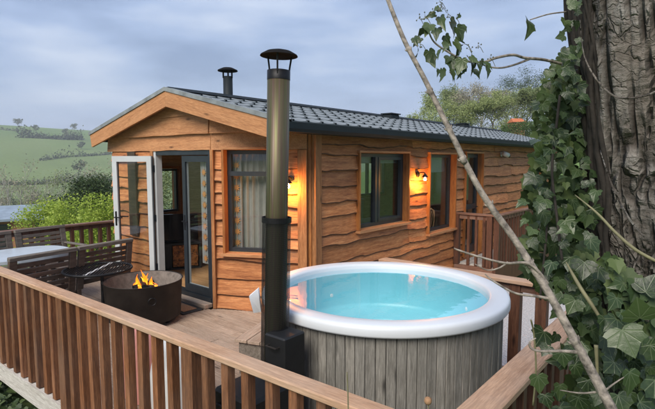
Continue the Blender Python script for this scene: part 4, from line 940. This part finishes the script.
# low building with an orange roof among those trees
x, y = at(515, 47); zb = gh(x, y); cot = thing('cottage', 'tiny cottage with an orange roof behind the hedge', 'cottage', (x, y, zb)); M = Matrix.Translation((x, y, zb)) @ Matrix.Rotation(YAW, 4, 'Z'); zt = 2+(HOR-119)/FPX*47-zb
MB().box(-.55, .55, -.7, .7, 0, zt-.39).build('wall', 'brick_tone', cot, M)
MB().add([(-.62, -.85, zt-.40), (.62, -.85, zt-.40), (.62, .85, zt-.40), (-.62, .85, zt-.40), (-.5, 0, zt), (.5, 0, zt)], [(0, 1, 5, 4), (1, 2, 5), (2, 3, 4, 5), (3, 0, 4), (3, 2, 1, 0)]).build('roof', 'orange_roof', cot, M)

# ------------------------------------------------------------------ left side: shrubs, trees, neighbour lodge, hillside
def shrub(label, px, tt, py, wd, nl, lsz, mat, seed, levels=3, clump=.9, group='shrubs beyond the deck', low=.05, fillc=None):
    x, y = at(px, tt); z = gh(x, y); h = 2+(HOR-py)/FPX*tt-z
    tree('shrub', label, x, y, h, wd, nl, lsz, mat, 'bark_far', seed, levels, .1, clump, group, cat='shrub', th=.035, low=low, spread=.8)
shrub('fresh green shrub beside the neighbouring roof at the left', 33, 13.5, 194, 1.35, 4200, .065, 'leaf_fresh', 21)
shrub('bright green shrub just right of the pale bare tree', 55, 13, 203, 1.1, 3600, .065, 'leaf_fresh', 22)
shrub('tall bright green shrub in the middle of the group', 70, 12.5, 193, 1.3, 5200, .065, 'leaf_fresh', 23)
shrub('bright green shrub nearest the open white door', 97, 12, 189, 1.5, 6400, .065, 'leaf_fresh', 24)
shrub('low bright shrub showing through the dark railing', 88, 11.2, 212, 1.6, 4500, .06, 'leaf_fresh', 25)
shrub('dark rounded evergreen behind the bright shrubs', 84, 19, 173, 2.6, 22000, .09, 'leaf_dark', 26, clump=1.3)
shrub('small dark evergreen beside the open white door', 110, 20, 181, 1.8, 6000, .07, 'leaf_olive', 27, clump=1.2)
shrub('green tree glimpsed through the lodge from the open door', 171, 17, 158, 2.6, 6000, .09, 'leaf_olive', 28, clump=1.2)
BT = 'bare spring trees in the valley'
for k, (px, tt, py, wd, nl, mat, lab) in enumerate(((17, 30, 150, 3.2, 900, 'leaf_bud', 'pale bare tree with spreading twigs at the left, right of the picture edge'), (40, 36, 162, 3.4, 1200, 'leaf_olive', 'thin bare tree right of the large pale bare tree'), (2, 34, 158, 3.0, 1000, 'leaf_bud', 'bare tree cut by the left edge of the picture'),
        (104, 30, 153, 2.8, 900, 'leaf_bud', 'pale bare tree beside the eaves at the open door'), (75, 38, 158, 3.2, 900, 'leaf_bud', 'thin bare tree above the dark evergreen'), (58, 52, 172, 3.6, 1500, 'leaf_olive', 'greenish small tree far behind in the valley'), (26, 60, 176, 5, 2200, 'leaf_willow', 'low pale green tree far behind the bare trees'))):
    x, y = at(px, tt); z = gh(x, y); h = 2+(HOR-py)/FPX*tt-z
    tree('bare_tree', lab, x, y, h, wd, nl, .11, mat, 'bark_pale', 120+k, 4, 0, .55, BT, low=.35, fill=0)
# neighbouring lodge, lower down the slope
nx, ny_ = at(22, 22); nb = thing('neighbour_lodge', 'neighbouring lodge with blue-grey roof and orange-brown wall at the left edge', 'lodge', (nx, ny_, gh(nx, ny_)))
M = Matrix.Translation((nx, ny_, 0)) @ Matrix.Rotation(R_(70), 4, 'Z'); zt = 2-(205-HOR)/FPX*22; ze = zt-.36
MB().box(-3.8, 1.7, -1.7, 1.7, -4.2, ze).build('wall', 'brick_tone', nb, M)
rf = MB().add([(-4.0, -2, ze-.06), (1.9, -2, ze-.06), (1.9, 0, zt), (-4.0, 0, zt), (-4.0, 2, ze-.06), (1.9, 2, ze-.06), (-4.0, -2, ze-.16), (1.9, -2, ze-.16), (1.9, 0, zt-.1), (-4.0, 0, zt-.1), (-4.0, 2, ze-.16), (1.9, 2, ze-.16)],
   [(0, 1, 2, 3), (3, 2, 5, 4), (9, 8, 7, 6), (10, 11, 8, 9), (6, 7, 1, 0), (4, 5, 11, 10), (1, 7, 8, 2), (2, 8, 11, 5), (0, 3, 9, 6), (3, 4, 10, 9)]).build('roof', 'neigh_roof', nb, M)
for x0 in (-3.2, -1.4, .4):
    wn = MB().box(x0, x0+.9, -1.74, -1.69, ze-1.3, ze-.3).build('window', 'anthracite', nb, M); MB().box(x0+.07, x0+.83, -1.746, -1.742, ze-1.23, ze-.37).build('pane', 'glass_dark', wn, M)
# hedgerows and trees on the hillside
def far_row(label, pts, nq, hgt, lsz, seed, name='hedgerow'):
    r = np.random.default_rng(seed); P = [Vector((*at(px, tt), 0)) for px, tt in pts]; t = None; A = []
    seg = [(b_-a).length for a, b_ in zip(P, P[1:])]; tot = sum(seg)
    for k in range(nq):
        s_ = r.uniform(0, tot); i = 0
        while i < len(seg)-1 and s_ > seg[i]: s_ -= seg[i]; i += 1
        q = P[i].lerp(P[i+1], min(1, s_/seg[i])); cl = .4+1.0*max(0, noise.noise(Vector((q.x*.05, q.y*.05, seed)))+.35)
        A.append((q.x+r.normal()*.7, q.y+r.normal()*.7, gh(q.x, q.y)+abs(r.normal())*hgt*.5*cl))
    t = thing(name, label, 'hedgerow', (*P[0].xy, gh(P[0].x, P[0].y)))
    quads_mesh('foliage', leaf_quads(np.array(A), np.full(nq, lsz), .8), 'leaf_far', t)
far_row('dark line of trees and scrub across the middle of the hillside', [(18, 400), (40, 410), (62, 420), (84, 440)], 1500, 8, 1.7, 1)
far_row('hedgerow climbing towards the eaves below the dark scrub line', [(40, 300), (66, 330), (92, 350), (112, 370)], 800, 4, 1.3, 2)
far_row('thin hedgerow high on the hillside at the left', [(-30, 480), (0, 470), (18, 465), (34, 470)], 500, 3.5, 1.4, 3)
far_row('hedgerow along the bottom of the hillside', [(-20, 190), (20, 195), (60, 205), (110, 215)], 2600, 3.0, .8, 4)
far_row('lower hedgerow at the foot of the pasture', [(-20, 130), (30, 128), (70, 132), (110, 140)], 3600, 2.4, .5, 5)
for k, (px, tt, wd) in enumerate(((20, 590, 16), (75, 600, 13))):
    x, y = at(px, tt); tree('tree', ['lone round tree on the skyline at the left', 'small tree on the skyline left of the eaves'][k], x, y, [9, 8][k], wd*.7, 420, 1.4, 'leaf_far', 'bark_far', 300+k, 2, 0, 1.0, 'skyline trees on the hill')
for k in range(4):
    px = random.uniform(-5, 110); tt = random.uniform(230, 460); x, y = at(px, tt)
    tree('tree', ['small dark field tree on the hillside, %s' % q for q in ('lowest at the left', 'left of the scrub line', 'below the scrub line', 'nearest the eaves', 'in the middle pasture', 'above the lower hedgerow', 'in the high pasture', 'at the left field edge', 'near the lower hedge end', 'right of the skyline tree')][k], x, y, random.uniform(5, 9), random.uniform(5, 8), 260, 1.2, 'leaf_far', 'bark_far', 320+k, 2, 0, 1.0, 'field trees on the hillside')
# ground ivy under the deck edge, nobody could count it
def ivy_shape(w1=1.0):
    pr = [(0, -.02), (.10, -.13), (.26, -.15), (.42, -.05), (.50, .05), (.43, .17), (.45, .28), (.50, .42), (.38, .47), (.27, .55), (.16, .76), (0, 1.0)]
    r = [(x*w1, y) for x, y in pr]; l = [(-x, y) for x, y in r[1:-1]][::-1]; return r+l
def ivy_mesh(name, mat, w1, curl, fold):
    o = ivy_shape(w1); vs = [(0, .0, 0), (0, .45, -.02*fold)]
    def zf(x, y): return fold*.16*abs(x)-curl*(y-.35)**2*.35-.10*curl*x*x+.012*math.sin(9*x+7*y)
    vs = [(0, .12, zf(0, .12)), (0, .45, zf(0, .45))]+[(x, y, zf(x, y)) for x, y in o]; n_ = len(o); fs = []
    for i in range(n_):
        a, b_ = i, (i+1) % n_; mid = (o[a][1]+o[b_][1])/2; c = 1 if mid > .3 else 0
        fs.append((c, 2+a, 2+b_))
    r0 = next(i for i in range(n_) if (o[i][1]+o[(i+1) % n_][1])/2 > .3); fs += [(0, 2+r0, 1), (0, 1, 2+n_-r0)]
    me = bpy.data.meshes.new(name); me.from_pydata(vs, [], fs); me.materials.append(MATS[mat]); me.polygons.foreach_set('use_smooth', [True]*len(fs)); me.update(); return me
# ------------------------------------------------------------------ the near tree
def trunk_c(z): q = 2.43-z; return Vector((-.130+q*.102, 1.650+q*.085, z))
tr_ = thing('old_tree', 'thick old tree trunk with cracked grey bark at the right edge', 'tree', trunk_c(-.3))
na, nzr = 220, 300; vs = []; crk = []; zs = np.linspace(-.35, 4.2, nzr)
for z in zs:
    c = trunk_c(z)
    for j in range(na):
        a = 2*math.pi*j/na; cx_, sy_ = math.cos(a), math.sin(a); u_ = a*.262
        wob = .022*noise.noise(Vector((cx_*2, sy_*2, z*1.1)))
        w1 = noise.noise(Vector((cx_*3, sy_*3, z*1.6)))*.35
        P_ = Vector((cx_*4.6+w1, sy_*4.6+w1, z*2.3+w1*1.2)); dst, _ = noise.voronoi(P_); e1 = dst[1]-dst[0]
        P2 = Vector((cx_*7.5+w1, sy_*7.5, z*5.2)); d2, _ = noise.voronoi(P2); e2 = d2[1]-d2[0]
        big = 1-min(1, e1/.16); sml = 1-min(1, e2/.14)
        pl = noise.noise(Vector((cx_*9, sy_*9, z*5)))*.009+noise.noise(Vector((cx_*24, sy_*24, z*20)))*.0025
        r_ = .255+wob-.009*big**1.3-.006*sml+pl+(.10*max(0, .4-z) if z < .4 else 0)
        vs.append((c.x+r_*cx_, c.y+r_*sy_, z)); crk.append(min(1, max(0, (big-.45)*1.9))*.9+.25*max(0, sml-.6))
m = MB(); m.v = vs; m.f = [(i*na+j, i*na+(j+1) % na, (i+1)*na+(j+1) % na, (i+1)*na+j) for i in range(nzr-1) for j in range(na)]; m.mi = [0]*len(m.f)
tk = m.build('trunk', 'bark_near', tr_, smooth=True)
at_ = tk.data.attributes.new('crack', 'FLOAT', 'POINT'); at_.data.foreach_set('value', crk)
# ------------------------------------------------------------------ ivy on the tree
ivy = thing('ivy', 'dark glossy ivy climbing the left side of the old tree', 'ivy', trunk_c(0.0)-RR*.27)
# climbing stems hugging the shaded left side of the trunk
def hug(a, z, off): c = trunk_c(z); return c+Vector((math.cos(a), math.sin(a), 0))*(.262+off)
aL = math.atan2(-RR.y, -RR.x)       # left silhouette direction
rs = random.Random(4)
for k in range(24):
    a = aL+rs.uniform(-.45, .12); z = rs.uniform(-.1, .5); pts = []; 
    zt_ = rs.uniform(2.3, 3.4)
    while z < zt_: pts.append(hug(a, z, rs.uniform(.0, .018))); z += .09; a += rs.gauss(0, .045); a = max(aL-.55, min(aL+.16, a))
    MB().tube(pts, [rs.uniform(.006, .013)*(1-.3*i/len(pts)) for i in range(len(pts))], 6).build('stem', 'bark_vine', ivy, smooth=True)
def pxtube(pts, r, mat='ivy_stem', nm='stem', par=None, seg=5):
    P = [dep(*p) for p in pts]; Q = []
    for i in range(len(P)-1):
        a = P[max(i-1, 0)]; b_ = P[i]; c = P[i+1]; d = P[min(i+2, len(P)-1)]
        for j in range(seg):
            q = j/seg; Q.append(.5*((2*b_)+(c-a)*q+(2*a-5*b_+4*c-d)*q*q+(3*b_-a-3*c+d)*q**3))
    Q.append(P[-1]); rr_ = [r]*len(Q) if not hasattr(r, '__len__') else list(np.interp(np.linspace(0, 1, len(Q)), np.linspace(0, 1, len(r)), r))
    return MB().tube(Q, rr_, 8).build(nm, mat, par or ivy, smooth=True)
pxtube([(580, 20, 1.14), (584, 55, 1.12), (597, 80, 1.08), (616, 97, 1.05), (640, 97, 1.03), (660, 90, 1.02)], [.0006, .002, .0024, .0024], 'bark_near')
pxtube([(575, 195, 1.16), (597, 213, 1.09), (615, 232, 1.05), (636, 250, 1.02), (660, 263, 1.0)], [.0012, .003, .0036, .0036])
pxtube([(566, 262, 1.10), (580, 287, 1.05), (600, 318, 1.02), (612, 345, 1.0)], [.0012, .004, .0042, .003, .001])
pxtube([(600, 150, 1.12), (612, 185, 1.08), (630, 220, 1.05), (652, 245, 1.03)], [.0006, .002, .0022, .001], 'bark_near')
pxtube([(596, 345, .95), (597, 365, .95), (598, 385, .95)], [.004, .003, .002])
pxtube([(533, 405, 1.35), (536, 370, 1.33), (534, 335, 1.32), (531, 320, 1.30)], .0025)
pxtube([(553, 180, 1.3), (548, 215, 1.3), (545, 250, 1.28), (540, 300, 1.28)], .003, 'bark_vine')
pxtube([(560, 95, 1.32), (556, 130, 1.3), (552, 170, 1.29), (556, 210, 1.27), (562, 260, 1.22)], .0035, 'bark_vine')
# leaves: big ones placed one by one, the rest along the band left of the trunk
lme = [ivy_mesh('leaf', 'ivy', 1.15, .6, 1.0), ivy_mesh('leaf', 'ivy', 1.0, 1.0, .6), ivy_mesh('leaf', 'ivy', 1.35, .35, .8), ivy_mesh('leaf', 'ivy', .95, 1.6, 1.5), ivy_mesh('leaf', 'ivy', 1.2, -.9, 1.6), ivy_mesh('leaf', 'ivy', .8, 2.0, .7)]
def leaf_M(P, size, tipdir, face):
    y = Vector(tipdir).normalized(); z = Vector(face); z = (z-y*z.dot(y)).normalized(); x = y.cross(z)
    M = Matrix.Identity(4); M.col[0][:3] = x*size; M.col[1][:3] = y*size; M.col[2][:3] = z*size; M.col[3][:3] = P; return M
def scr(dx, dy): return RR*dx-UU*dy     # direction from a picture direction
big = [ # base px, base py, depth, length px, tip angle (deg, 0 = down, + = right), variant
 (640, 318, .86, 40, 200, 2), (622, 330, .84, 44, 15, 2), (650, 345, .86, 36, 40, 0), (614, 362, .88, 28, -60, 2), (630, 372, .82, 40, -5, 0), (655, 380, .85, 42, 20, 2),
 (605, 318, .95, 26, -20, 1), (592, 330, .98, 26, 30, 2), (646, 292, .92, 34, 150, 2), (618, 395, .86, 34, 10, 0), (588, 380, .96, 26, 0, 2), (600, 392, .95, 24, -30, 0), (640, 402, .84, 34, 60, 2),
 (562, 352, 1.05, 24, 5, 2), (548, 346, 1.1, 20, -40, 0), (575, 365, 1.02, 24, 30, 1), (560, 385, 1.05, 24, -10, 2), (545, 395, 1.1, 22, 15, 0), (578, 397, 1.0, 26, 20, 2), (655, 300, .95, 30, -30, 0),
 (584, 345, 1.0, 22, -40, 1), (630, 300, 1.0, 24, -60, 1), (575, 300, 1.05, 26, -30, 2), (560, 280, 1.1, 24, -20, 2), (584, 262, 1.1, 30, -15, 2), (552, 262, 1.15, 24, -30, 1), (590, 240, 1.12, 24, 30, 0)]
cnt = 0
def add_leaf(px, py, t, lpx, ang, var, face=None, name='leaf', par=None, meshes=None, petiole=True):
    a = R_(ang); P = dep(px, py, t); size = lpx*t/FPX; tip = scr(math.sin(a), math.cos(a))-F0*rs.uniform(-.05, .55); fc = (-F0*rs.uniform(.35, 1)+ZZ*rs.uniform(-.1, 1.0)+RR*rs.uniform(-.9, .6)) if face is None else face
    o = link(name, (meshes or lme)[var], par or ivy, leaf_M(P, size, tip, fc)); return o
for q in big: add_leaf(q[0], q[1], q[2]+.05, q[3]*.64, *q[4:]); cnt += 1
band = [(48, 562, 580), (62, 553, 580), (85, 543, 582), (110, 538, 582), (140, 533, 588), (170, 530, 592), (200, 524, 600), (230, 522, 612), (260, 526, 622), (290, 538, 645), (320, 530, 657), (360, 528, 658), (409, 530, 660), (425, 530, 660)]
def band_x(py):
    for (y0, a0_, b0_), (y1, a1_, b1_) in zip(band, band[1:]):
        if y0 <= py <= y1: q = (py-y0)/(y1-y0); return a0_+(a1_-a0_)*q, b0_+(b1_-b0_)*q
    return 530, 660
def ivy_rand(front=True):
    py = 50+rs.random()**.80*374; x0, x1 = band_x(py); px = rs.uniform(x0, x1)
    tr_left = 571+py*.125
    if px > tr_left+6: t = rs.uniform(.98, 1.07)-.12*min(1, (px-tr_left)/70)
    else: t = rs.uniform(1.16, 1.42)
    lp = rs.uniform(7.5, 17)*(.85+.55*max(0, (py-150)/260)); return px, py, t, lp, rs.gauss(-8, 45), rs.randrange(6)
tries = 0
while cnt < 280:
    q = ivy_rand(); tries += 1
    if q[0] > 571+q[1]*.125+4 and q[1] < 240: continue       # the trunk stays bare above
    if q[0] > 600 and q[1] < 300 and rs.random() < .8: continue
    if q[0] < 565 and q[1] > 285 and rs.random() < .66: continue
    add_leaf(*q); cnt += 1
for k in range(16): add_leaf(rs.uniform(564, 578), rs.uniform(-4, 60), rs.uniform(1.16, 1.28), rs.uniform(7, 13), rs.gauss(-10, 50), rs.randrange(6))
# the deeper mass of ivy behind, too many to pick apart
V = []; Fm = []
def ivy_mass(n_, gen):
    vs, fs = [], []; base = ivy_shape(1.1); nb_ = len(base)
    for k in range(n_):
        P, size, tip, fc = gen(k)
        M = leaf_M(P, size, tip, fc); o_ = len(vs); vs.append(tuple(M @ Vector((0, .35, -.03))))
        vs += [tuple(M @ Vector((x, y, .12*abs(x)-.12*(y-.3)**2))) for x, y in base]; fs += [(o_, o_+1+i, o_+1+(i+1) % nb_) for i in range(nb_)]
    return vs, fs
def gen1(k):
    while True:
        px, py, t, lp, an, _ = ivy_rand()
        if px > 571+py*.125+2 and py < 255: continue
        if px < 572 and py > 285: continue
        if px < 545 and rs.random() < .5: continue
        break
    a = R_(an); t2 = t+rs.uniform(.10, .28) if px < 575+py*.125 else t+.06
    return dep(px, py, t2), lp*t2/FPX*.95, scr(math.sin(a), math.cos(a))-F0*rs.uniform(0, .6), -F0+ZZ*rs.uniform(.1, .9)+RR*rs.uniform(-.7, .4)
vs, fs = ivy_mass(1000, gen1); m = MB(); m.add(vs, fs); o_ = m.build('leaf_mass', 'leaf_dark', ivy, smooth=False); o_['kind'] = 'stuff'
def gen2(k):
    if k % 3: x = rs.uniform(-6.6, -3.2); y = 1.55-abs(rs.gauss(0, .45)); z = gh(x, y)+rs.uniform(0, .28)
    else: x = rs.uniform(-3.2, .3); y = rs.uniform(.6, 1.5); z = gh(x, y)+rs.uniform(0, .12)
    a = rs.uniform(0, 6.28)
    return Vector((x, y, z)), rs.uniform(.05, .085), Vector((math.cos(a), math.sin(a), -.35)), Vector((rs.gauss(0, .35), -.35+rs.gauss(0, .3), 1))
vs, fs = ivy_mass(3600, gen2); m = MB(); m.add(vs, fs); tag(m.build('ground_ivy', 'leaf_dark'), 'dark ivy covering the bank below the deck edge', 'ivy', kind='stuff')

# ------------------------------------------------------------------ ivy shoot against the sky
sh = thing('ivy_shoot', 'drooping ivy shoot with berry stalks hanging against the sky', 'ivy shoot', dep(566, 62, 1.32))
pxtube([(568, 66, 1.32), (545, 60, 1.27), (525, 58, 1.23), (513, 55, 1.20), (496, 58, 1.18), (484, 62, 1.17), (466, 61, 1.15), (448, 52, 1.13), (434, 42, 1.12), (428, 30, 1.11)], [.0042, .0036, .003, .0025, .0018], 'stick', 'stem', sh)
pxtube([(530, 59, 1.24), (514, 65, 1.22), (500, 68, 1.20), (486, 66, 1.18), (474, 60, 1.17)], [.003, .0022, .0016], 'stick', 'stem', sh)
pxtube([(566, 12, 1.33), (550, 14, 1.3), (536, 18, 1.28), (530, 20, 1.27)], [.002, .0014], 'stick', 'stem', sh)
me2 = [ivy_mesh('leaf', 'ivy_dull', .62, 1.5, 1.5), ivy_mesh('leaf', 'ivy_dull', .5, .9, 1.9), ivy_mesh('leaf', 'ivy_dull', .75, 1.1, 1.2)]
sl_ = [(430, 24, 18, -25), (424, 30, 14, -50), (440, 17, 20, 10), (452, 22, 22, 8), (458, 28, 18, 20), (445, 36, 13, 25), (437, 28, 16, -10), (429, 52, 20, 18), (418, 52, 12, -30), (450, 56, 22, 5), (443, 70, 14, -8), (462, 60, 18, -15), (456, 66, 16, 20), (470, 58, 20, 10), (466, 64, 14, -20), (478, 64, 12, 15), (482, 62, 10, -10), (487, 66, 14, 6), (474, 70, 12, 30), (448, 44, 12, -35), (455, 42, 14, 30), (420, 38, 12, -40), (460, 48, 14, -10), (440, 50, 12, -20), (435, 14, 12, -70), (452, 70, 12, 12)]
sl_ = [(a, b_, c*.98, d) for a, b_, c, d in sl_]+[(q[0]+rs.gauss(0, 5), q[1]+rs.gauss(0, 5), rs.uniform(7, 13), rs.gauss(0, 30)) for q in sl_]
for px, py, lp, an in sl_:
    for o in [0]: add_leaf(px, py, rs.uniform(1.08, 1.17), lp, an, rs.randrange(3), -F0*rs.uniform(-1, 1)+RR*rs.uniform(-1, 1)+ZZ*.1, 'leaf', sh, me2)
add_leaf(530, 20, 1.27, 26, -15, 0, -F0+RR*.5, 'leaf', sh, me2)
mst = MB(); mbr = MB()
for (px, py) in ((425, 16), (433, 12), (441, 6), (448, 14), (419, 18), (456, 18), (470, 50), (478, 46), (465, 44), (420, 44), (440, 2), (490, 58)):
    P = dep(px, py, 1.12); Q = dep(px+rs.uniform(3, 7), py+rs.uniform(5, 10), 1.13); mst.tube([Q, (P+Q)/2+UU*.004, P], .0007, 4)
    for k in range(4): e_ = P+Vector((rs.gauss(0, 1), rs.gauss(0, 1), rs.gauss(0, 1))).normalized()*.008; mst.tube([P, e_], .0004, 3); mbr.tube([e_-ZZ*.0018, e_, e_+ZZ*.0018], [.0006, .0019, .0006], 5)
mst.build('berry_stalk', 'ivy_stem', sh)['kind'] = 'stuff'; mbr.build('berry', 'berry', sh)['kind'] = 'stuff'
# ------------------------------------------------------------------ bare sapling crossing the view
sap = thing('sapling', 'bare grey sapling slanting across the view in front of the tub', 'sapling', dep(655, 480, .80))
main = [(655, 486, .80), (612, 409, .84), (580, 350, .88), (548, 292, .92), (515, 240, .96), (480, 190, .99), (448, 127, 1.02), (425, 80, 1.05), (405, 42, 1.07), (388, 0, 1.10), (378, -30, 1.12), (360, -90, 1.16), (345, -150, 1.2)]
pxtube(main, [.0100, .0092, .0084, .0078, .0072, .0067, .0062, .0058, .0054, .0049, .0045, .003, .001], 'stick', 'stem', sap)
def node(px, py, t, r):   # swollen ring with two buds
    r *= .70
    P = dep(px, py, t); d = (dep(px-5, py-9, t)-P).normalized(); m = MB(); m.tube([P-d*r*1.3, P-d*r*.4, P+d*r*.4, P+d*r*1.2], [r*.95, r*1.13, r*1.15, r*.95], 8)
    sdv = d.cross(F0).normalized()
    for s_ in (-1, 1): m.tube([P+sdv*s_*r*.8, P+sdv*s_*r*1.3+d*r*.5, P+sdv*s_*r*1.45+d*r*1.2], [r*.40, r*.30, r*.06], 6)
    m.build('bud', 'stick', sap, smooth=True)
for q in ((409, 50, 1.065, .0075), (430, 92, 1.045, .0082), (449, 129, 1.02, .0086), (463, 160, 1.0, .0088), (490, 205, .982, .0088), (530, 264, .94, .0098), (575, 342, .885, .011)): node(*q)
tw = [[(548, 262+22, .925), (530, 264, .93), (505, 263, .94), (480, 257, .95), (458, 250, .96), (454, 248, .962)], [(552, 299, .915), (535, 296, .92), (515, 293, .93), (495, 282, .94), (485, 274, .95)], [(577, 352, .88), (560, 351, .885), (540, 351, .89), (531, 348, .892), (530, 342, .893), (536, 338, .893)],
      [(508, 262, .94), (499, 268, .942), (487, 270, .945), (475, 264, .95)], [(600, 395, .85), (612, 385, .848), (624, 377, .845)], [(596, 392, .855), (580, 393, .86), (560, 390, .87)]]
for k, q in enumerate(tw): pxtube(q, [.0036, .0027, .0022, .0020, .0011] if k < 3 else [.0022, .0009], 'stick', 'twig', sap)
# dry flower heads at the lower edge
for k, (px, py, L_) in enumerate(((428, 400, 40), (347, 372, 50))):
    t = thing('dry_stalk', ['dry seed head on a thin stalk in front of the hot tub staves', 'thin dry stalk in front of the railing corner'][k], 'stalk', dep(px, py+L_+30, 1.3))
    pxtube([(px+2, py+L_+30, 1.3), (px+1, py+L_*.5, 1.3), (px, py, 1.3)], .0018, 'ivy_stem', 'stalk', t)
    if k == 0: P = dep(px, py, 1.3); MB().lathe([(.001, -.014), (.008, -.010), (.011, -.002), (.009, .006), (.001, .010)], 10).build('seed_head', 'coir', t, Matrix.Translation(P), smooth=True)

# ------------------------------------------------------------------ air
m = MB().box(-1560, 1560, -1560, 1560, -40, 110)
hz = m.build('haze', 'glass'); hz.data.materials.clear(); mt = bpy.data.materials.new('haze'); mt.use_nodes = True; q = mt.node_tree; q.nodes.clear()
vo = q.nodes.new('ShaderNodeVolumePrincipled'); vo.inputs['Color'].default_value = (.86, .92, 1, 1); vo.inputs['Density'].default_value = .0006; vo.inputs['Anisotropy'].default_value = .0
ou = q.nodes.new('ShaderNodeOutputMaterial'); q.links.new(vo.outputs[0], ou.inputs['Volume']); hz.data.materials.append(mt)
tag(hz, 'pale blue haze over the far hillside', 'haze', kind='stuff')
